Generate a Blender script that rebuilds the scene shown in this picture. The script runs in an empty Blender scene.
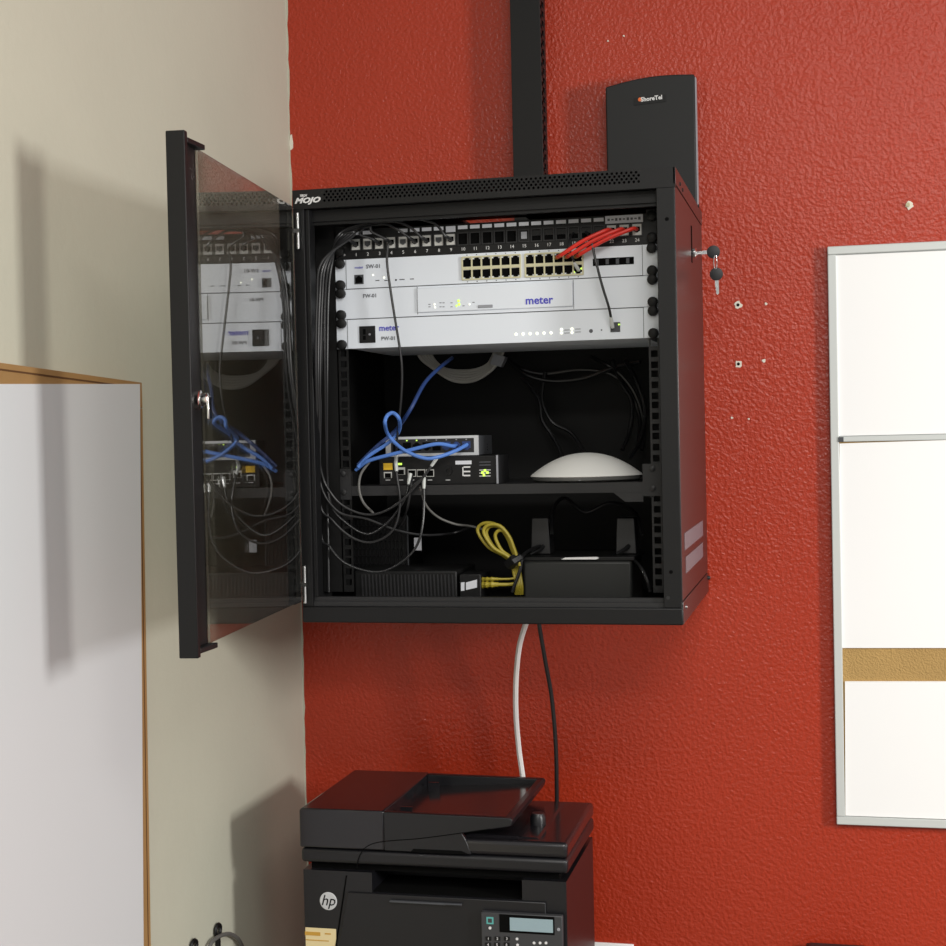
import bpy, math, random
from mathutils import Vector, Matrix
random.seed(7)

# ------------------------------------------------------------------ camera
scene = bpy.context.scene
CAM = Vector((0.9158, -2.5017, 1.4818)); YAW, PITCH, ROLL, FPX = -0.2345, -0.0240, -0.0218, 1500.0
_f = Vector((math.sin(YAW)*math.cos(PITCH), math.cos(YAW)*math.cos(PITCH), math.sin(PITCH)))
_r = Vector((math.cos(YAW), -math.sin(YAW), 0)); _u = _r.cross(_f)
RGT = _r*math.cos(ROLL) + _u*math.sin(ROLL); UPV = -_r*math.sin(ROLL) + _u*math.cos(ROLL); FWD = _f
cam = bpy.data.cameras.new('camera'); cam.sensor_width = 36; cam.sensor_fit = 'HORIZONTAL'; cam.lens = FPX/946*36
cam.clip_start = 0.02
camo = bpy.data.objects.new('camera', cam); scene.collection.objects.link(camo)
M = Matrix((RGT, UPV, -FWD)).transposed().to_4x4(); M.translation = CAM
camo.matrix_world = M; scene.camera = camo

# ------------------------------------------------------------------ world, lights, exposure
w = bpy.data.worlds.new('room_light'); scene.world = w; w.use_nodes = True
w.node_tree.nodes['Background'].inputs[0].default_value = (1.0, 0.98, 0.95, 1)
w.node_tree.nodes['Background'].inputs[1].default_value = 0.52

def area_light(name, loc, target, sx, sy, power, col):
    l = bpy.data.lights.new(name, 'AREA'); l.shape = 'RECTANGLE'; l.size = sx; l.size_y = sy; l.energy = power; l.color = col
    o = bpy.data.objects.new(name, l); scene.collection.objects.link(o)
    o.location = loc; o.rotation_euler = (Vector(target)-Vector(loc)).to_track_quat('-Z', 'Y').to_euler()
    return o
area_light('window_daylight', (3.3, -1.62, 1.70), (0.3, -0.3, 1.45), 0.36, 0.46, 60, (1.0, 0.98, 0.95))
area_light('ceiling_light_panel', (1.5, -2.5, 2.75), (1.5, -2.5, 0), 1.2, 0.6, 40, (1.0, 0.97, 0.92))
area_light('ceiling_light_panel', (1.5, -4.3, 2.75), (1.5, -4.3, 0), 1.2, 0.6, 60, (1.0, 0.97, 0.92))  # unseen second panel, added behind the camera as frontal fill for the dome
scene.view_settings.view_transform = 'Standard'; scene.view_settings.look = 'None'
scene.view_settings.exposure = -0.08; scene.view_settings.gamma = 1.0
scene.view_settings.use_curve_mapping = False

# ------------------------------------------------------------------ helpers
COL = scene.collection
ORG = {}                                   # world origin of every linked object
def at(px, py, axis, val):                 # where the sight line of a photo point meets a real plane
    d = FWD*FPX + RGT*(px-473) - UPV*(py-473); i = 'xyz'.index(axis)
    return CAM + d*((val-CAM[i])/d[i])
def srgb(r, g, b):
    f = lambda c: (c/255)/12.92 if c/255 <= .04045 else ((c/255+.055)/1.055)**2.4
    return (f(r), f(g), f(b))

MATS = {}
def mat(name, col, rough=.5, metal=0., spec=.5, bump=None, var=0., emit=None):
    if name in MATS: return MATS[name]
    m = bpy.data.materials.new(name); m.use_nodes = True; nt = m.node_tree; b = nt.nodes['Principled BSDF']
    b.inputs['Base Color'].default_value = (*col, 1); b.inputs['Roughness'].default_value = rough
    b.inputs['Metallic'].default_value = metal; b.inputs['Specular IOR Level'].default_value = spec
    tc = nt.nodes.new('ShaderNodeTexCoord')
    if var:
        n = nt.nodes.new('ShaderNodeTexNoise'); n.inputs['Scale'].default_value = 6; n.inputs['Detail'].default_value = 5
        nt.links.new(tc.outputs['Object'], n.inputs['Vector'])
        mx = nt.nodes.new('ShaderNodeMix'); mx.data_type = 'RGBA'
        mx.inputs['A'].default_value = (*[c*(1-var) for c in col], 1); mx.inputs['B'].default_value = (*[min(1, c*(1+var)) for c in col], 1)
        nt.links.new(n.outputs['Fac'], mx.inputs['Factor']); nt.links.new(mx.outputs['Result'], b.inputs['Base Color'])
    if bump:
        n = nt.nodes.new('ShaderNodeTexNoise'); n.inputs['Scale'].default_value = bump[0]; n.inputs['Detail'].default_value = bump[3] if len(bump) > 3 else 3
        nt.links.new(tc.outputs['Object'], n.inputs['Vector'])
        bp = nt.nodes.new('ShaderNodeBump'); bp.inputs['Strength'].default_value = bump[1]; bp.inputs['Distance'].default_value = bump[2]
        nt.links.new(n.outputs['Fac'], bp.inputs['Height']); nt.links.new(bp.outputs['Normal'], b.inputs['Normal'])
    if emit:
        b.inputs['Emission Color'].default_value = (*emit[0], 1); b.inputs['Emission Strength'].default_value = emit[1]
    MATS[name] = m; return m

class MB:                                   # collects shapes in world coordinates
    def __init__(s): s.v = []; s.f = []
    def add(s, vs, fs):
        k = len(s.v); s.v += [Vector(p) for p in vs]; s.f += [[i+k for i in f] for f in fs]; return s
    def box(s, x0, x1, y0, y1, z0, z1):
        if x0 > x1: x0, x1 = x1, x0
        if y0 > y1: y0, y1 = y1, y0
        if z0 > z1: z0, z1 = z1, z0
        return s.add([(x0,y0,z0),(x1,y0,z0),(x1,y1,z0),(x0,y1,z0),(x0,y0,z1),(x1,y0,z1),(x1,y1,z1),(x0,y1,z1)],
                     [[3,2,1,0],[4,5,6,7],[0,1,5,4],[1,2,6,5],[2,3,7,6],[3,0,4,7]])
    def hexa(s, p):                         # eight corners in box order
        return s.add(p, [[3,2,1,0],[4,5,6,7],[0,1,5,4],[1,2,6,5],[2,3,7,6],[3,0,4,7]])
    def prism(s, poly, axis, a, b):         # polygon (two other coordinates) extruded along axis from a to b
        n = len(poly); mk = {'x': lambda p, t: (t,p[0],p[1]), 'y': lambda p, t: (p[0],t,p[1]), 'z': lambda p, t: (p[0],p[1],t)}[axis]
        vs = [mk(p, a) for p in poly] + [mk(p, b) for p in poly]
        return s.add(vs, [list(range(n)), list(range(2*n-1, n-1, -1))] + [[i, n+i, n+(i+1) % n, (i+1) % n] for i in range(n)])
    def tube(s, pts, r, n=8, cap=True):
        pts = [Vector(p) for p in pts]; k0 = len(s.v); up = None
        for i, p in enumerate(pts):
            t = (pts[min(i+1, len(pts)-1)] - pts[max(i-1, 0)]).normalized()
            if up is None: up = Vector((0,0,1)) if abs(t.z) < .9 else Vector((1,0,0))
            a = t.cross(up).normalized(); up = a.cross(t).normalized()
            rr = r[i] if isinstance(r, (list, tuple)) else r
            s.v += [p + a*math.cos(2*math.pi*j/n)*rr + up*math.sin(2*math.pi*j/n)*rr for j in range(n)]
        for i in range(len(pts)-1):
            for j in range(n):
                A, B = k0+i*n+j, k0+i*n+(j+1) % n; s.f.append([A, B, B+n, A+n])
        if cap:
            s.f.append([k0+j for j in range(n)][::-1]); s.f.append([k0+(len(pts)-1)*n+j for j in range(n)])
        return s
    def lathe(s, c, axis, prof, n=24):      # profile of (radius, offset along axis)
        ax = Vector(axis).normalized(); a = ax.orthogonal().normalized(); b = ax.cross(a); c = Vector(c); k0 = len(s.v)
        for (r, h) in prof: s.v += [c + ax*h + (a*math.cos(2*math.pi*j/n)+b*math.sin(2*math.pi*j/n))*r for j in range(n)]
        for i in range(len(prof)-1):
            for j in range(n):
                A, B = k0+i*n+j, k0+i*n+(j+1) % n; s.f.append([A, B, B+n, A+n])
        s.f.append([k0+j for j in range(n)][::-1]); s.f.append([k0+(len(prof)-1)*n+j for j in range(n)])
        return s

def smooth_path(ctrl, seg=8):               # Catmull-Rom
    P = [Vector(p) for p in ctrl]; P = [P[0]*2-P[1]] + P + [P[-1]*2-P[-2]]; out = []
    for i in range(1, len(P)-2):
        for k in range(seg):
            t = k/seg; a, b, c, d = P[i-1], P[i], P[i+1], P[i+2]
            out.append(.5*((2*b)+(c-a)*t+(2*a-5*b+4*c-d)*t*t+(3*b-a-3*c+d)*t**3))
    out.append(P[-2]); return out

def link(name, me, m, parent, origin):
    o = bpy.data.objects.new(name, me); COL.objects.link(o)
    if m is not None and me is not None:
        me.materials.clear(); me.materials.append(m)
    ORG[o.name] = Vector(origin)
    if parent: o.parent = parent; o.location = Vector(origin) - ORG[parent.name]
    else: o.location = origin
    return o
def obj(name, mb, m, parent=None, smooth=False, bevel=0., segs=2):
    lo = [min(p[i] for p in mb.v) for i in range(3)]; hi = [max(p[i] for p in mb.v) for i in range(3)]
    c = Vector(((lo[0]+hi[0])/2, (lo[1]+hi[1])/2, (lo[2]+hi[2])/2))
    me = bpy.data.meshes.new(name); me.from_pydata([p-c for p in mb.v], [], mb.f); me.update()
    import bmesh
    b = bmesh.new(); b.from_mesh(me); bmesh.ops.recalc_face_normals(b, faces=b.faces)
    if bevel:
        bmesh.ops.remove_doubles(b, verts=b.verts, dist=1e-6)
        ed = [e for e in b.edges if len(e.link_faces) == 2 and e.calc_face_angle(0) > .5]
        for fc in b.faces: fc.smooth = False
        res = bmesh.ops.bevel(b, geom=ed, offset=bevel, offset_type='OFFSET', segments=segs, profile=.5, affect='EDGES', clamp_overlap=True)
        for fc in res['faces']: fc.smooth = True
    b.to_mesh(me); b.free()
    if smooth and not bevel:
        for p in me.polygons: p.use_smooth = True
        try: me.set_sharp_from_angle(angle=math.radians(40))
        except Exception: pass
    return link(name, me, m, parent, c)
def again(o, origin, parent=None, name=None):   # another one of the same mesh
    c = o.copy(); COL.objects.link(c); c.name = name or o.name.split('.')[0]; ORG[c.name] = Vector(origin)
    c.parent = parent; c.location = Vector(origin) - (ORG[parent.name] if parent else Vector())
    return c
def tag(o, label, cat, group=None):
    o['label'] = label; o['category'] = cat
    if group: o['group'] = group
    return o
def thing(name, label, cat, loc, group=None):
    o = bpy.data.objects.new(name, None); o.empty_display_size = .02; COL.objects.link(o); o.location = loc; ORG[o.name] = Vector(loc)
    return tag(o, label, cat, group)
def structure(o): o['kind'] = 'structure'; return o

def lettering(text, pos, size, m, parent, name='lettering', normal='-y', shear=0., extrude=.0002, bold=0., rot=0., sx=1.):
    cu = bpy.data.curves.new('t', 'FONT'); cu.body = text; cu.size = size; cu.align_x = 'CENTER'; cu.align_y = 'CENTER'
    cu.extrude = extrude; cu.shear = shear; cu.offset = bold; cu.resolution_u = 2
    t = bpy.data.objects.new('t', cu); COL.objects.link(t)
    me = bpy.data.meshes.new_from_object(t.evaluated_get(bpy.context.evaluated_depsgraph_get()))
    bpy.data.objects.remove(t); bpy.data.curves.remove(cu)
    R = Matrix.Rotation(rot, 4, 'Z') @ Matrix.Diagonal((sx, 1, 1, 1))
    if normal == '-y': R = Matrix.Rotation(math.pi/2, 4, 'X') @ R
    if normal == '+x': R = Matrix.Rotation(math.pi/2, 4, 'Z') @ Matrix.Rotation(math.pi/2, 4, 'X') @ R
    me.transform(R); me.name = name
    return link(name, me, m, parent, pos)

# ------------------------------------------------------------------ materials
M_red = mat('red_wall_paint', srgb(172, 53, 29), .29, spec=.45, bump=(175, .52, .004, 2), var=.06)
M_beige = mat('beige_wall_paint', srgb(193, 192, 175), .6, spec=.3, bump=(60, .2, .003, 4), var=.05)
M_floor = mat('grey_floor', srgb(112, 106, 98), .6, bump=(40, .2, .002), var=.1)
M_black = mat('black_powder_coat', (.006, .006, .0065), .45, spec=.32, bump=(900, .15, .0006))
M_blackg = mat('black_gloss_steel', (.012, .011, .012), .30, spec=.8, bump=(500, .05, .0005))
M_dark = mat('cabinet_inside', (.007, .007, .007), .6, spec=.3)
M_knob = mat('black_knob', (.006, .006, .006), .5, spec=.3)  # knobs and dark casings; on the left rail it paints shade
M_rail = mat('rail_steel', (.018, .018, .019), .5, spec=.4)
M_hole = mat('deep_black', (.002, .002, .002), .9, spec=.1)
M_chrome = mat('chrome', (.75, .75, .74), .18, metal=1.)
M_white = mat('white_faceplate', srgb(228, 234, 242), .45, bump=(400, .05, .0003))
M_chassis = mat('grey_chassis', srgb(150, 152, 158), .5)
M_seam = mat('seam_grey', srgb(70, 72, 76), .6)
M_cream = mat('port_cream', srgb(205, 200, 165), .5)
M_blue = mat('ink_blue', srgb(74, 72, 190), .6)
M_ink = mat('ink_grey', srgb(92, 94, 100), .6)
M_paperlab = mat('paper_label', srgb(214, 216, 222), .6)
M_jack = mat('jack_white', srgb(196, 196, 192), .5)
M_print = mat('white_print', srgb(220, 220, 220), .6)
M_cabk = mat('black_cable', (.012, .012, .013), .35)
M_cagr = mat('dark_grey_cable', (.016, .016, .017), .38)
M_cared = mat('red_cable', srgb(225, 50, 38), .4)
M_cablue = mat('blue_cable', srgb(84, 128, 205), .45)
M_cadblue = mat('dark_blue_cable', srgb(38, 62, 115), .45)
M_cayel = mat('yellow_cable', srgb(168, 152, 48), .45)
M_cawhite = mat('white_cable', srgb(232, 228, 226), .45)
M_cagrey = mat('grey_cable', srgb(98, 97, 94), .5)
M_coil = mat('pale_coil_cable', srgb(196, 194, 186), .5)
M_clear = mat('clear_plug', srgb(205, 208, 205), .2)
M_gold = mat('gold_plug', srgb(170, 135, 60), .3, metal=.5)
M_ledg = mat('led_green', srgb(150, 200, 60), .5, emit=(srgb(185, 225, 90), 1.6))
M_ledw = mat('led_white', srgb(230, 235, 215), .5, emit=((1, 1, .8), 1.2))
M_paper = mat('white_paper', (.96, .96, .96), .8, spec=.2)
M_alu = mat('aluminium_frame', srgb(204, 208, 206), .35)
M_cork = mat('cork', srgb(180, 146, 90), .85, bump=(350, .8, .003), var=.3)
M_wood = mat('wood_frame', srgb(158, 122, 76), .5, bump=(80, .2, .001), var=.3)
M_woodd = mat('wood_groove', srgb(92, 60, 30), .6)
M_grey = mat('light_grey_panel', srgb(203, 205, 207), .7, spec=.2)
M_prn = mat('printer_black', (.008, .008, .010), .34, bump=(1500, .08, .0003))
M_prg = mat('printer_black_gloss', (.012, .011, .013), .16, spec=.6)
M_prp = mat('printer_panel_grey', (.045, .046, .05), .4)
M_lcd = mat('lcd', srgb(150, 172, 180), .3)
M_cream2 = mat('cream_sticker', srgb(226, 208, 160), .6)
M_amber = mat('amber_print', srgb(196, 150, 60), .6)
M_orange = mat('orange_print', srgb(225, 110, 50), .6)
M_plast = mat('dark_grey_plastic', (.016, .016, .0175), .45)
M_silver = mat('silver_plastic', srgb(196, 198, 200), .4)
M_domew = mat('dome_white', srgb(248, 248, 244), .4)
M_domeg = mat('dome_grey', srgb(110, 110, 108), .5)
M_yellowlab = mat('yellow_label', srgb(235, 190, 40), .5)
M_unit = mat('dark_wall_unit_plastic', (.0085, .009, .0095), .5, spec=.4)
M_plaster = mat('bare_plaster', srgb(226, 220, 206), .8)
M_lilac = mat('vent_sticker', srgb(116, 104, 110), .5)
M_teal = mat('teal_print', srgb(90, 170, 165), .6)
M_box = mat('ups_grey', (.018, .019, .018), .5)

# tinted glass: dark transmission with a mirror-like coat
gm = bpy.data.materials.new('tinted_glass'); gm.use_nodes = True; nt = gm.node_tree; nt.nodes.clear()
out = nt.nodes.new('ShaderNodeOutputMaterial'); mx = nt.nodes.new('ShaderNodeMixShader')
tr = nt.nodes.new('ShaderNodeBsdfTransparent'); tr.inputs[0].default_value = (.75, .745, .72, 1)
gl = nt.nodes.new('ShaderNodeBsdfGlossy'); gl.inputs['Roughness'].default_value = .015; gl.inputs[0].default_value = (.95, .95, .95, 1)
lw = nt.nodes.new('ShaderNodeLayerWeight'); lw.inputs[0].default_value = .5
pw0 = nt.nodes.new('ShaderNodeMath'); pw0.operation = 'POWER'; pw0.inputs[1].default_value = 3.2
ma = nt.nodes.new('ShaderNodeMath'); ma.operation = 'MULTIPLY_ADD'; ma.inputs[1].default_value = .92; ma.inputs[2].default_value = .08
nt.links.new(lw.outputs['Facing'], pw0.inputs[0]); nt.links.new(pw0.outputs[0], ma.inputs[0])
nt.links.new(ma.outputs[0], mx.inputs[0]); nt.links.new(tr.outputs[0], mx.inputs[1]); nt.links.new(gl.outputs[0], mx.inputs[2]); nt.links.new(mx.outputs[0], out.inputs[0])
M_glass = gm

# ------------------------------------------------------------------ the setting
floor = structure(obj('floor', MB().box(-.1, 4.2, -4.5, .1, -.1, 0), M_floor))
wall_back = structure(obj('wall_back', MB().box(-.1, 4.2, 0, .1, 0, 2.9), M_red))
wall_left = structure(obj('wall_left', MB().box(-.1, 0, -4.5, 0, 0, 2.9), M_beige))

def blob(c, r, axis, n=11, jag=.35, h=.0012, sx=1., sz=1.):      # small irregular flake lying on a wall
    pts = [(math.cos(2*math.pi*i/n)*r*(1+random.uniform(-jag, jag)), math.sin(2*math.pi*i/n)*r*(1+random.uniform(-jag, jag))) for i in range(n)]
    if axis == 'y': return MB().prism([(c[0]+a*sx, c[2]+b*sz) for a, b in pts], 'y', 0.0, -h)
for (px, py, r) in ((909,205,.0065),(738,305,.0062),(738.5,364,.0062),(766,304,.0022),(764,361,.003),(732,418,.002),(749,419,.0018),(608,41,.0013),(624,36,.0015)):
    p = at(px, py, 'y', 0)
    ch = obj('paint_chip', blob(p, r, 'y'), M_plaster, wall_back)
    if px in (738, 738.5): obj('screw_hole', MB().lathe((p.x, -.0013, p.z), (0,-1,0), [(r*.42, 0), (r*.42, .0003)], 10), M_hole, ch)
    if px == 909:
        obj('wall_plug', MB().lathe((p.x-.001, -.0012, p.z), (-.3,-1,.1), [(r*.5, 0), (r*.5, .004), (r*.25, .004)], 10), M_cream, ch)
p = at(290.5, 143, 'y', 0)
obj('paint_chip', blob((.0036, 0, p.z), .0075, 'y', sx=.42, sz=1.9, jag=.2), M_plaster, wall_back)
# thin wobbly bare line where the red paint stops at the corner
line = MB(); zs = [0.55+i*.02 for i in range(90)]
xs = [.0022+random.uniform(-.0012, .0014) for _ in zs]
for i in range(len(zs)-1):
    line.hexa([(0,-.0008,zs[i]),(xs[i],-.0008,zs[i]),(xs[i],0,zs[i]),(0,0,zs[i]),(0,-.0008,zs[i+1]),(xs[i+1],-.0008,zs[i+1]),(xs[i+1],0,zs[i+1]),(0,0,zs[i+1])])
obj('paint_edge', line, M_beige, wall_back)

# ------------------------------------------------------------------ network cabinet
X0, X1, Z0, Z1, YF = .1623, .7149, 1.2168, 1.8446, -.4370
YR = -.3570; U = .04445; ZR = 1.6172; RX = .1991; RC = RX+.2413
cab = thing('network_cabinet', 'black steel wall cabinet with its glass door open, full of network equipment', 'cabinet', ((X0+X1)/2, YF/2, Z0))
LI, RI = .1850, .6886                     # inner edges of the posts
zfb = 1.8170                              # fascia bottom
# top with perforated fascia
ox0, ox1 = at(468, 220, 'y', -.03).x, at(531, 214, 'y', -.03).x
top = MB().box(X0, X1, YF+.012, -.075, Z1-.004, Z1).box(X0, ox0, -.075, -.003, Z1-.004, Z1).box(ox1, X1, -.075, -.003, Z1-.004, Z1)
hx0, hx1 = at(322, 190, 'y', YF).x, at(641, 178, 'y', YF).x
zr0, zr1 = zfb+.0080, Z1-.0025; rows = 4; ch = (zr1-zr0)/rows; ncell = int((hx1-hx0)/.0066); cw = (hx1-hx0)/ncell
fa = MB().box(X0, hx0, YF, YF+.012, zfb, Z1).box(hx1, X1, YF, YF+.012, zfb, Z1).box(hx0, hx1, YF, YF+.012, zfb, zr0).box(hx0, hx1, YF, YF+.012, zr1, Z1)
for r in range(rows):
    off = cw/2 if r % 2 else 0
    if off: fa.box(hx0, hx0+off, YF, YF+.002, zr0+r*ch, zr0+(r+1)*ch).box(hx1-off, hx1, YF, YF+.002, zr0+r*ch, zr0+(r+1)*ch)
    for k in range(ncell-(1 if off else 0)):
        a, b, c, d = hx0+off+k*cw, hx0+off+(k+1)*cw, zr0+r*ch, zr0+(r+1)*ch; mx_, mz_ = (a+b)/2, (c+d)/2
        sq = [(b,mz_),(b,d),(mx_,d),(a,d),(a,mz_),(a,c),(mx_,c),(b,c)]
        hr = .0019
        ho = [(mx_+hr*math.cos(i*math.pi/4), mz_+hr*math.sin(i*math.pi/4)) for i in range(8)]
        fa.add([(p[0],YF,p[1]) for p in sq]+[(p[0],YF,p[1]) for p in ho]+[(p[0],YF+.002,p[1]) for p in ho],
               [[i,(i+1)%8,8+(i+1)%8,8+i] for i in range(8)]+[[8+i,8+(i+1)%8,16+(i+1)%8,16+i] for i in range(8)])
obj('top_panel', top, M_black, cab)
fas = obj('vented_fascia', fa, M_black, cab)
lg = at(307, 200.5, 'y', YF-.0004)
lettering('MOJO', lg, .0105, M_print, fas, shear=.35, bold=.0005, sx=1.35)
lettering('TECH', lg + Vector((-.006, 0, .0072)), .0042, M_print, fas, shear=.35, bold=.0002)
obj('top_crossbar', MB().box(X0+.004, X1-.004, YF+.020, YF+.036, 1.8004, zfb).box(X0+.004, X1-.004, YF+.024, YF+.032, 1.7960, 1.8004), M_black, cab)
obj('post', MB().box(X0, LI-.006, YF, YF+.03, 1.2406, zfb).box(LI-.006, LI, YF+.006, YF+.03, 1.2533, zfb), M_black, cab, bevel=.0008)
rp = obj('post', MB().box(RI, X1-.0015, YF, YF+.03, 1.2406, zfb), M_black, cab, bevel=.001)
for (px, py) in ((667,219),(671,572),(668,598)):
    p = at(px, py, 'y', YF); obj('screw_hole', MB().lathe((p.x, YF+.0002, p.z), (0,-1,0), [(.0027, 0), (.0027, .0006), (.0016, .0007)], 10), M_hole if py < 590 else M_rail, rp)
# bottom
obj('bottom_rail', MB().box(X0, X1, YF-.001, YF+.018, Z0, 1.2406), M_black, cab, bevel=.002)
obj('sill', MB().box(X0+.003, X1-.003, YF+.004, YF+.02, 1.2406, 1.2470).box(X0+.003, X1-.003, YF+.008, YF+.02, 1.2470, 1.2533), M_rail, cab)
obj('bottom_panel', MB().box(X0, X1, YF+.018, -.003, Z0+.002, Z0+.006), M_dark, cab)
obj('side_panel', MB().box(X0, X0+.003, YF+.03, -.003, Z0+.006, Z1-.004), M_dark, cab)
obj('back_panel', MB().box(X0+.003, X1-.003, -.006, -.003, Z0+.006, Z1-.02), M_dark, cab)
# right side panel: cap strip, door panel, bottom strip, slot, lock, stickers
sp = obj('side_panel', MB().box(X1-.0035, X1-.0005, YF+.001, -.003, 1.250, 1.8205), M_blackg, cab, bevel=.0006)
obj('edge_strip', MB().box(X1-.003, X1+.0005, YF, -.003, 1.8215, Z1-.0003), M_blackg, cab, bevel=.0005)
obj('edge_strip', MB().box(X1-.003, X1+.0005, YF, -.003, Z0+.001, 1.249), M_blackg, cab, bevel=.0005)
for (px, py) in ((679.5,184),(682,190),(698,206),(686,607)):
    p = at(px, py, 'x', X1); obj('screw', MB().lathe((X1, p.y, p.z), (1,0,0), [(.0028, 0), (.0028, .0018), (.0014, .0022)], 10), M_rail if py < 500 else M_chrome, cab, smooth=True)
p = at(706, 581, 'x', X1); obj('screw', MB().lathe((X1, -.012, p.z+.002), (1,0,0), [(.0035, 0), (.0035, .002), (.002, .0045)], 10), M_rail, cab, smooth=True)
a, b = at(691.5, 226, 'x', X1), at(692.5, 263, 'x', X1)
obj('handle_slot', MB().box(X1-.0006, X1+.0002, a.y-.006, a.y+.006, b.z, a.z), M_hole, sp)
for q in (((685,532),(703,521),(703,538.5),(685,547)), ((685.5,556),(703,543.5),(703,556.5),(687,573))):
    P = [at(*t, 'x', X1) for t in q]
    y0_, y1_ = (P[0].y+P[3].y)/2, (P[1].y+P[2].y)/2; zt, zb = (P[0].z+P[1].z)/2, (P[2].z+P[3].z)/2
    obj('sticker', MB().box(X1-.0006, X1, y0_, y1_, zb, zt), M_lilac, sp)
lk = at(693, 253, 'x', X1)
obj('lock_barrel', MB().lathe((X1-.0005, lk.y, lk.z), (1,0,0), [(.008, 0), (.008, .004), (.006, .006)], 18), M_chrome, sp, smooth=True)
# 19-inch rails
def rail(xc, x0, x1):
    b = MB(); h = .0048; z0, z1 = 1.2533, 1.8004
    b.box(x0, xc-h, YR, YR+.0018, z0, z1).box(xc+h, x1, YR, YR+.0018, z0, z1)
    zz = []; k = -9
    for k in range(-9, 5):
        for o_ in (.00635, .022225, .0381): zz.append(ZR+k*U+o_)
    zz = [z for z in zz if z0+.006 < z < z1-.006]; prev = z0
    for z in zz: b.box(xc-h, xc+h, YR, YR+.0018, prev, z-h); prev = z+h
    b.box(xc-h, xc+h, YR, YR+.0018, prev, z1)
    b.box(x0 if x0 < RC-.2 and xc < RC else x1-.002, x0+.002 if xc < RC else x1, YR, YR+.03, z0, z1)
    return obj('mounting_rail', b, M_rail if xc > RC else M_knob, cab)  # left rail coloured darker than the right, painting the shade inside
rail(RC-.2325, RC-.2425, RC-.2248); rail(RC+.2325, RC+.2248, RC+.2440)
obj('rail_web', MB().box(RC-.2425-.03, RC-.2425, YR, YR+.002, 1.2533, 1.8004), M_knob, cab)  # near-black colour stands in for shade beside the left rail
# door
H = Vector((X0+.0015, YF-.004, 0)); FE = Vector((.2207-.001, -.9634, 0)); dl = (FE-H).length; dd = (FE-H)/dl
dn = Vector((-dd.y, dd.x, 0));  dn = dn if dn.x > 0 else -dn          # inner side, faces into the room's right
DZ0, DZ1 = 1.2430, 1.8262
def dbox(b, s0, s1, n0, n1, z0, z1):
    q = [H+dd*s+dn*n for s, n in ((s0,n0),(s1,n0),(s1,n1),(s0,n1))]
    return b.hexa([(p.x,p.y,z0) for p in q]+[(p.x,p.y,z1) for p in q])
def dat(px, py, n=0.):                                                # sight line meets the door plane
    d = FWD*FPX + RGT*(px-473) - UPV*(py-473); o = H+dn*n; o.z = 0
    t = ((o-CAM).dot(dn))/d.dot(dn); return CAM+d*t
dfr = MB(); dbox(dfr, dl-.010, dl, -.011, .011, DZ0, DZ1); dbox(dfr, dl-.056, dl-.010, -.011, .0055, DZ0+.010, DZ1-.010)

door = obj('door', dfr, M_black, cab, bevel=.0012)
obj('hinge_stile', dbox(MB(), 0, .036, -.011, -.001, DZ0+.004, DZ1-.004), M_black, door, bevel=.001)
gt0, gb0 = 1.8145, 1.2535
obj('glass_pane', dbox(MB(), .034, dl-.050, .0062, .0097, gb0, gt0), M_glass, door)
for z, s in ((DZ1-.012, 1), (DZ0+.004, -1)):
    br = MB(); q = [H+dd*t+dn*n for t, n in ((dl-.058,.016),(dl-.010,.011),(dl-.010,-.008),(dl-.058,-.008))]
    e = -.006 if s > 0 else .004
    br.hexa([(p.x,p.y,z) for p in q]+[(p.x,p.y,z+.006) for p in q])
    obj('corner_bracket', br, M_black, door, bevel=.0008)
lp = dat(199, 400, .010); c0 = Vector((lp.x, lp.y, lp.z))
lock = obj('latch', MB().lathe(c0-dn*.004, dn, [(.011, 0), (.011, .006), (.0095, .007), (.0075, .0072), (.0075, .014), (.004, .016)], 20), M_chrome, door, smooth=True)
q = c0+dn*.010; obj('latch_cam', MB().hexa([tuple(q+dd*a+Vector((0,0,zz))+dn*n) for zz in (-.022, .004) for a, n in ((-.006,0),(.006,0),(.006,.003),(-.006,.003))]), M_chrome, lock, bevel=.001)
for (px, y0, y1) in ((296.5, 213, 249), (303.5, 566, 603)):
    a, b = at(px, y0, 'y', YF-.006), at(px, y1, 'y', YF-.006); xm = (a.x+b.x)/2+.002
    h = obj('hinge', MB().tube([(xm,YF-.006,b.z),(xm,YF-.006,a.z)], .0026, 10), M_chrome, cab, smooth=True)
    zm = (a.z+b.z)/2; obj('hinge_pin', MB().box(xm-.007, xm+.003, YF-.0095, YF-.002, zm-.003, zm+.003), M_chrome, h)

# keys hanging at the side lock
def key(name, label, head, bow, tip, axis):
    t = thing(name, label, 'key', bow, 'keys at the cabinet lock'); A = Vector(axis)
    b = Vector(bow)
    obj('bow', MB().lathe(b-A*.002, A, [(.006,-.0008),(.0098,0),(.0102,.002),(.0098,.004),(.006,.0048)], 22), M_plast, t, smooth=True)
    d = (Vector(tip)-b); dn_ = d.normalized(); sd = dn_.cross(A).normalized(); L = d.length
    bl = MB(); pts = [(-.0028,.008),(.0028,.008),(.0028,L*.6),(.0016,L*.66),(.0026,L*.74),(.0014,L*.82),(.0022,L*.9),(0,L),(-.0028,L*.92)]
    vs = [b+sd*u_+dn_*v_-A*.0009 for u_, v_ in pts]+[b+sd*u_+dn_*v_+A*.0009 for u_, v_ in pts]; n = len(pts)
    bl.add(vs, [list(range(n)), list(range(2*n-1,n-1,-1))]+[[i,n+i,n+(i+1)%n,(i+1)%n] for i in range(n)])
    obj('blade', bl, M_chrome, t); return t
kz = lk.z
k1 = key('key', 'black-headed key standing in the lock of the cabinet side', None, (X1+.031, lk.y, kz), (X1+.004, lk.y, kz), (0,-1,0))
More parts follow.
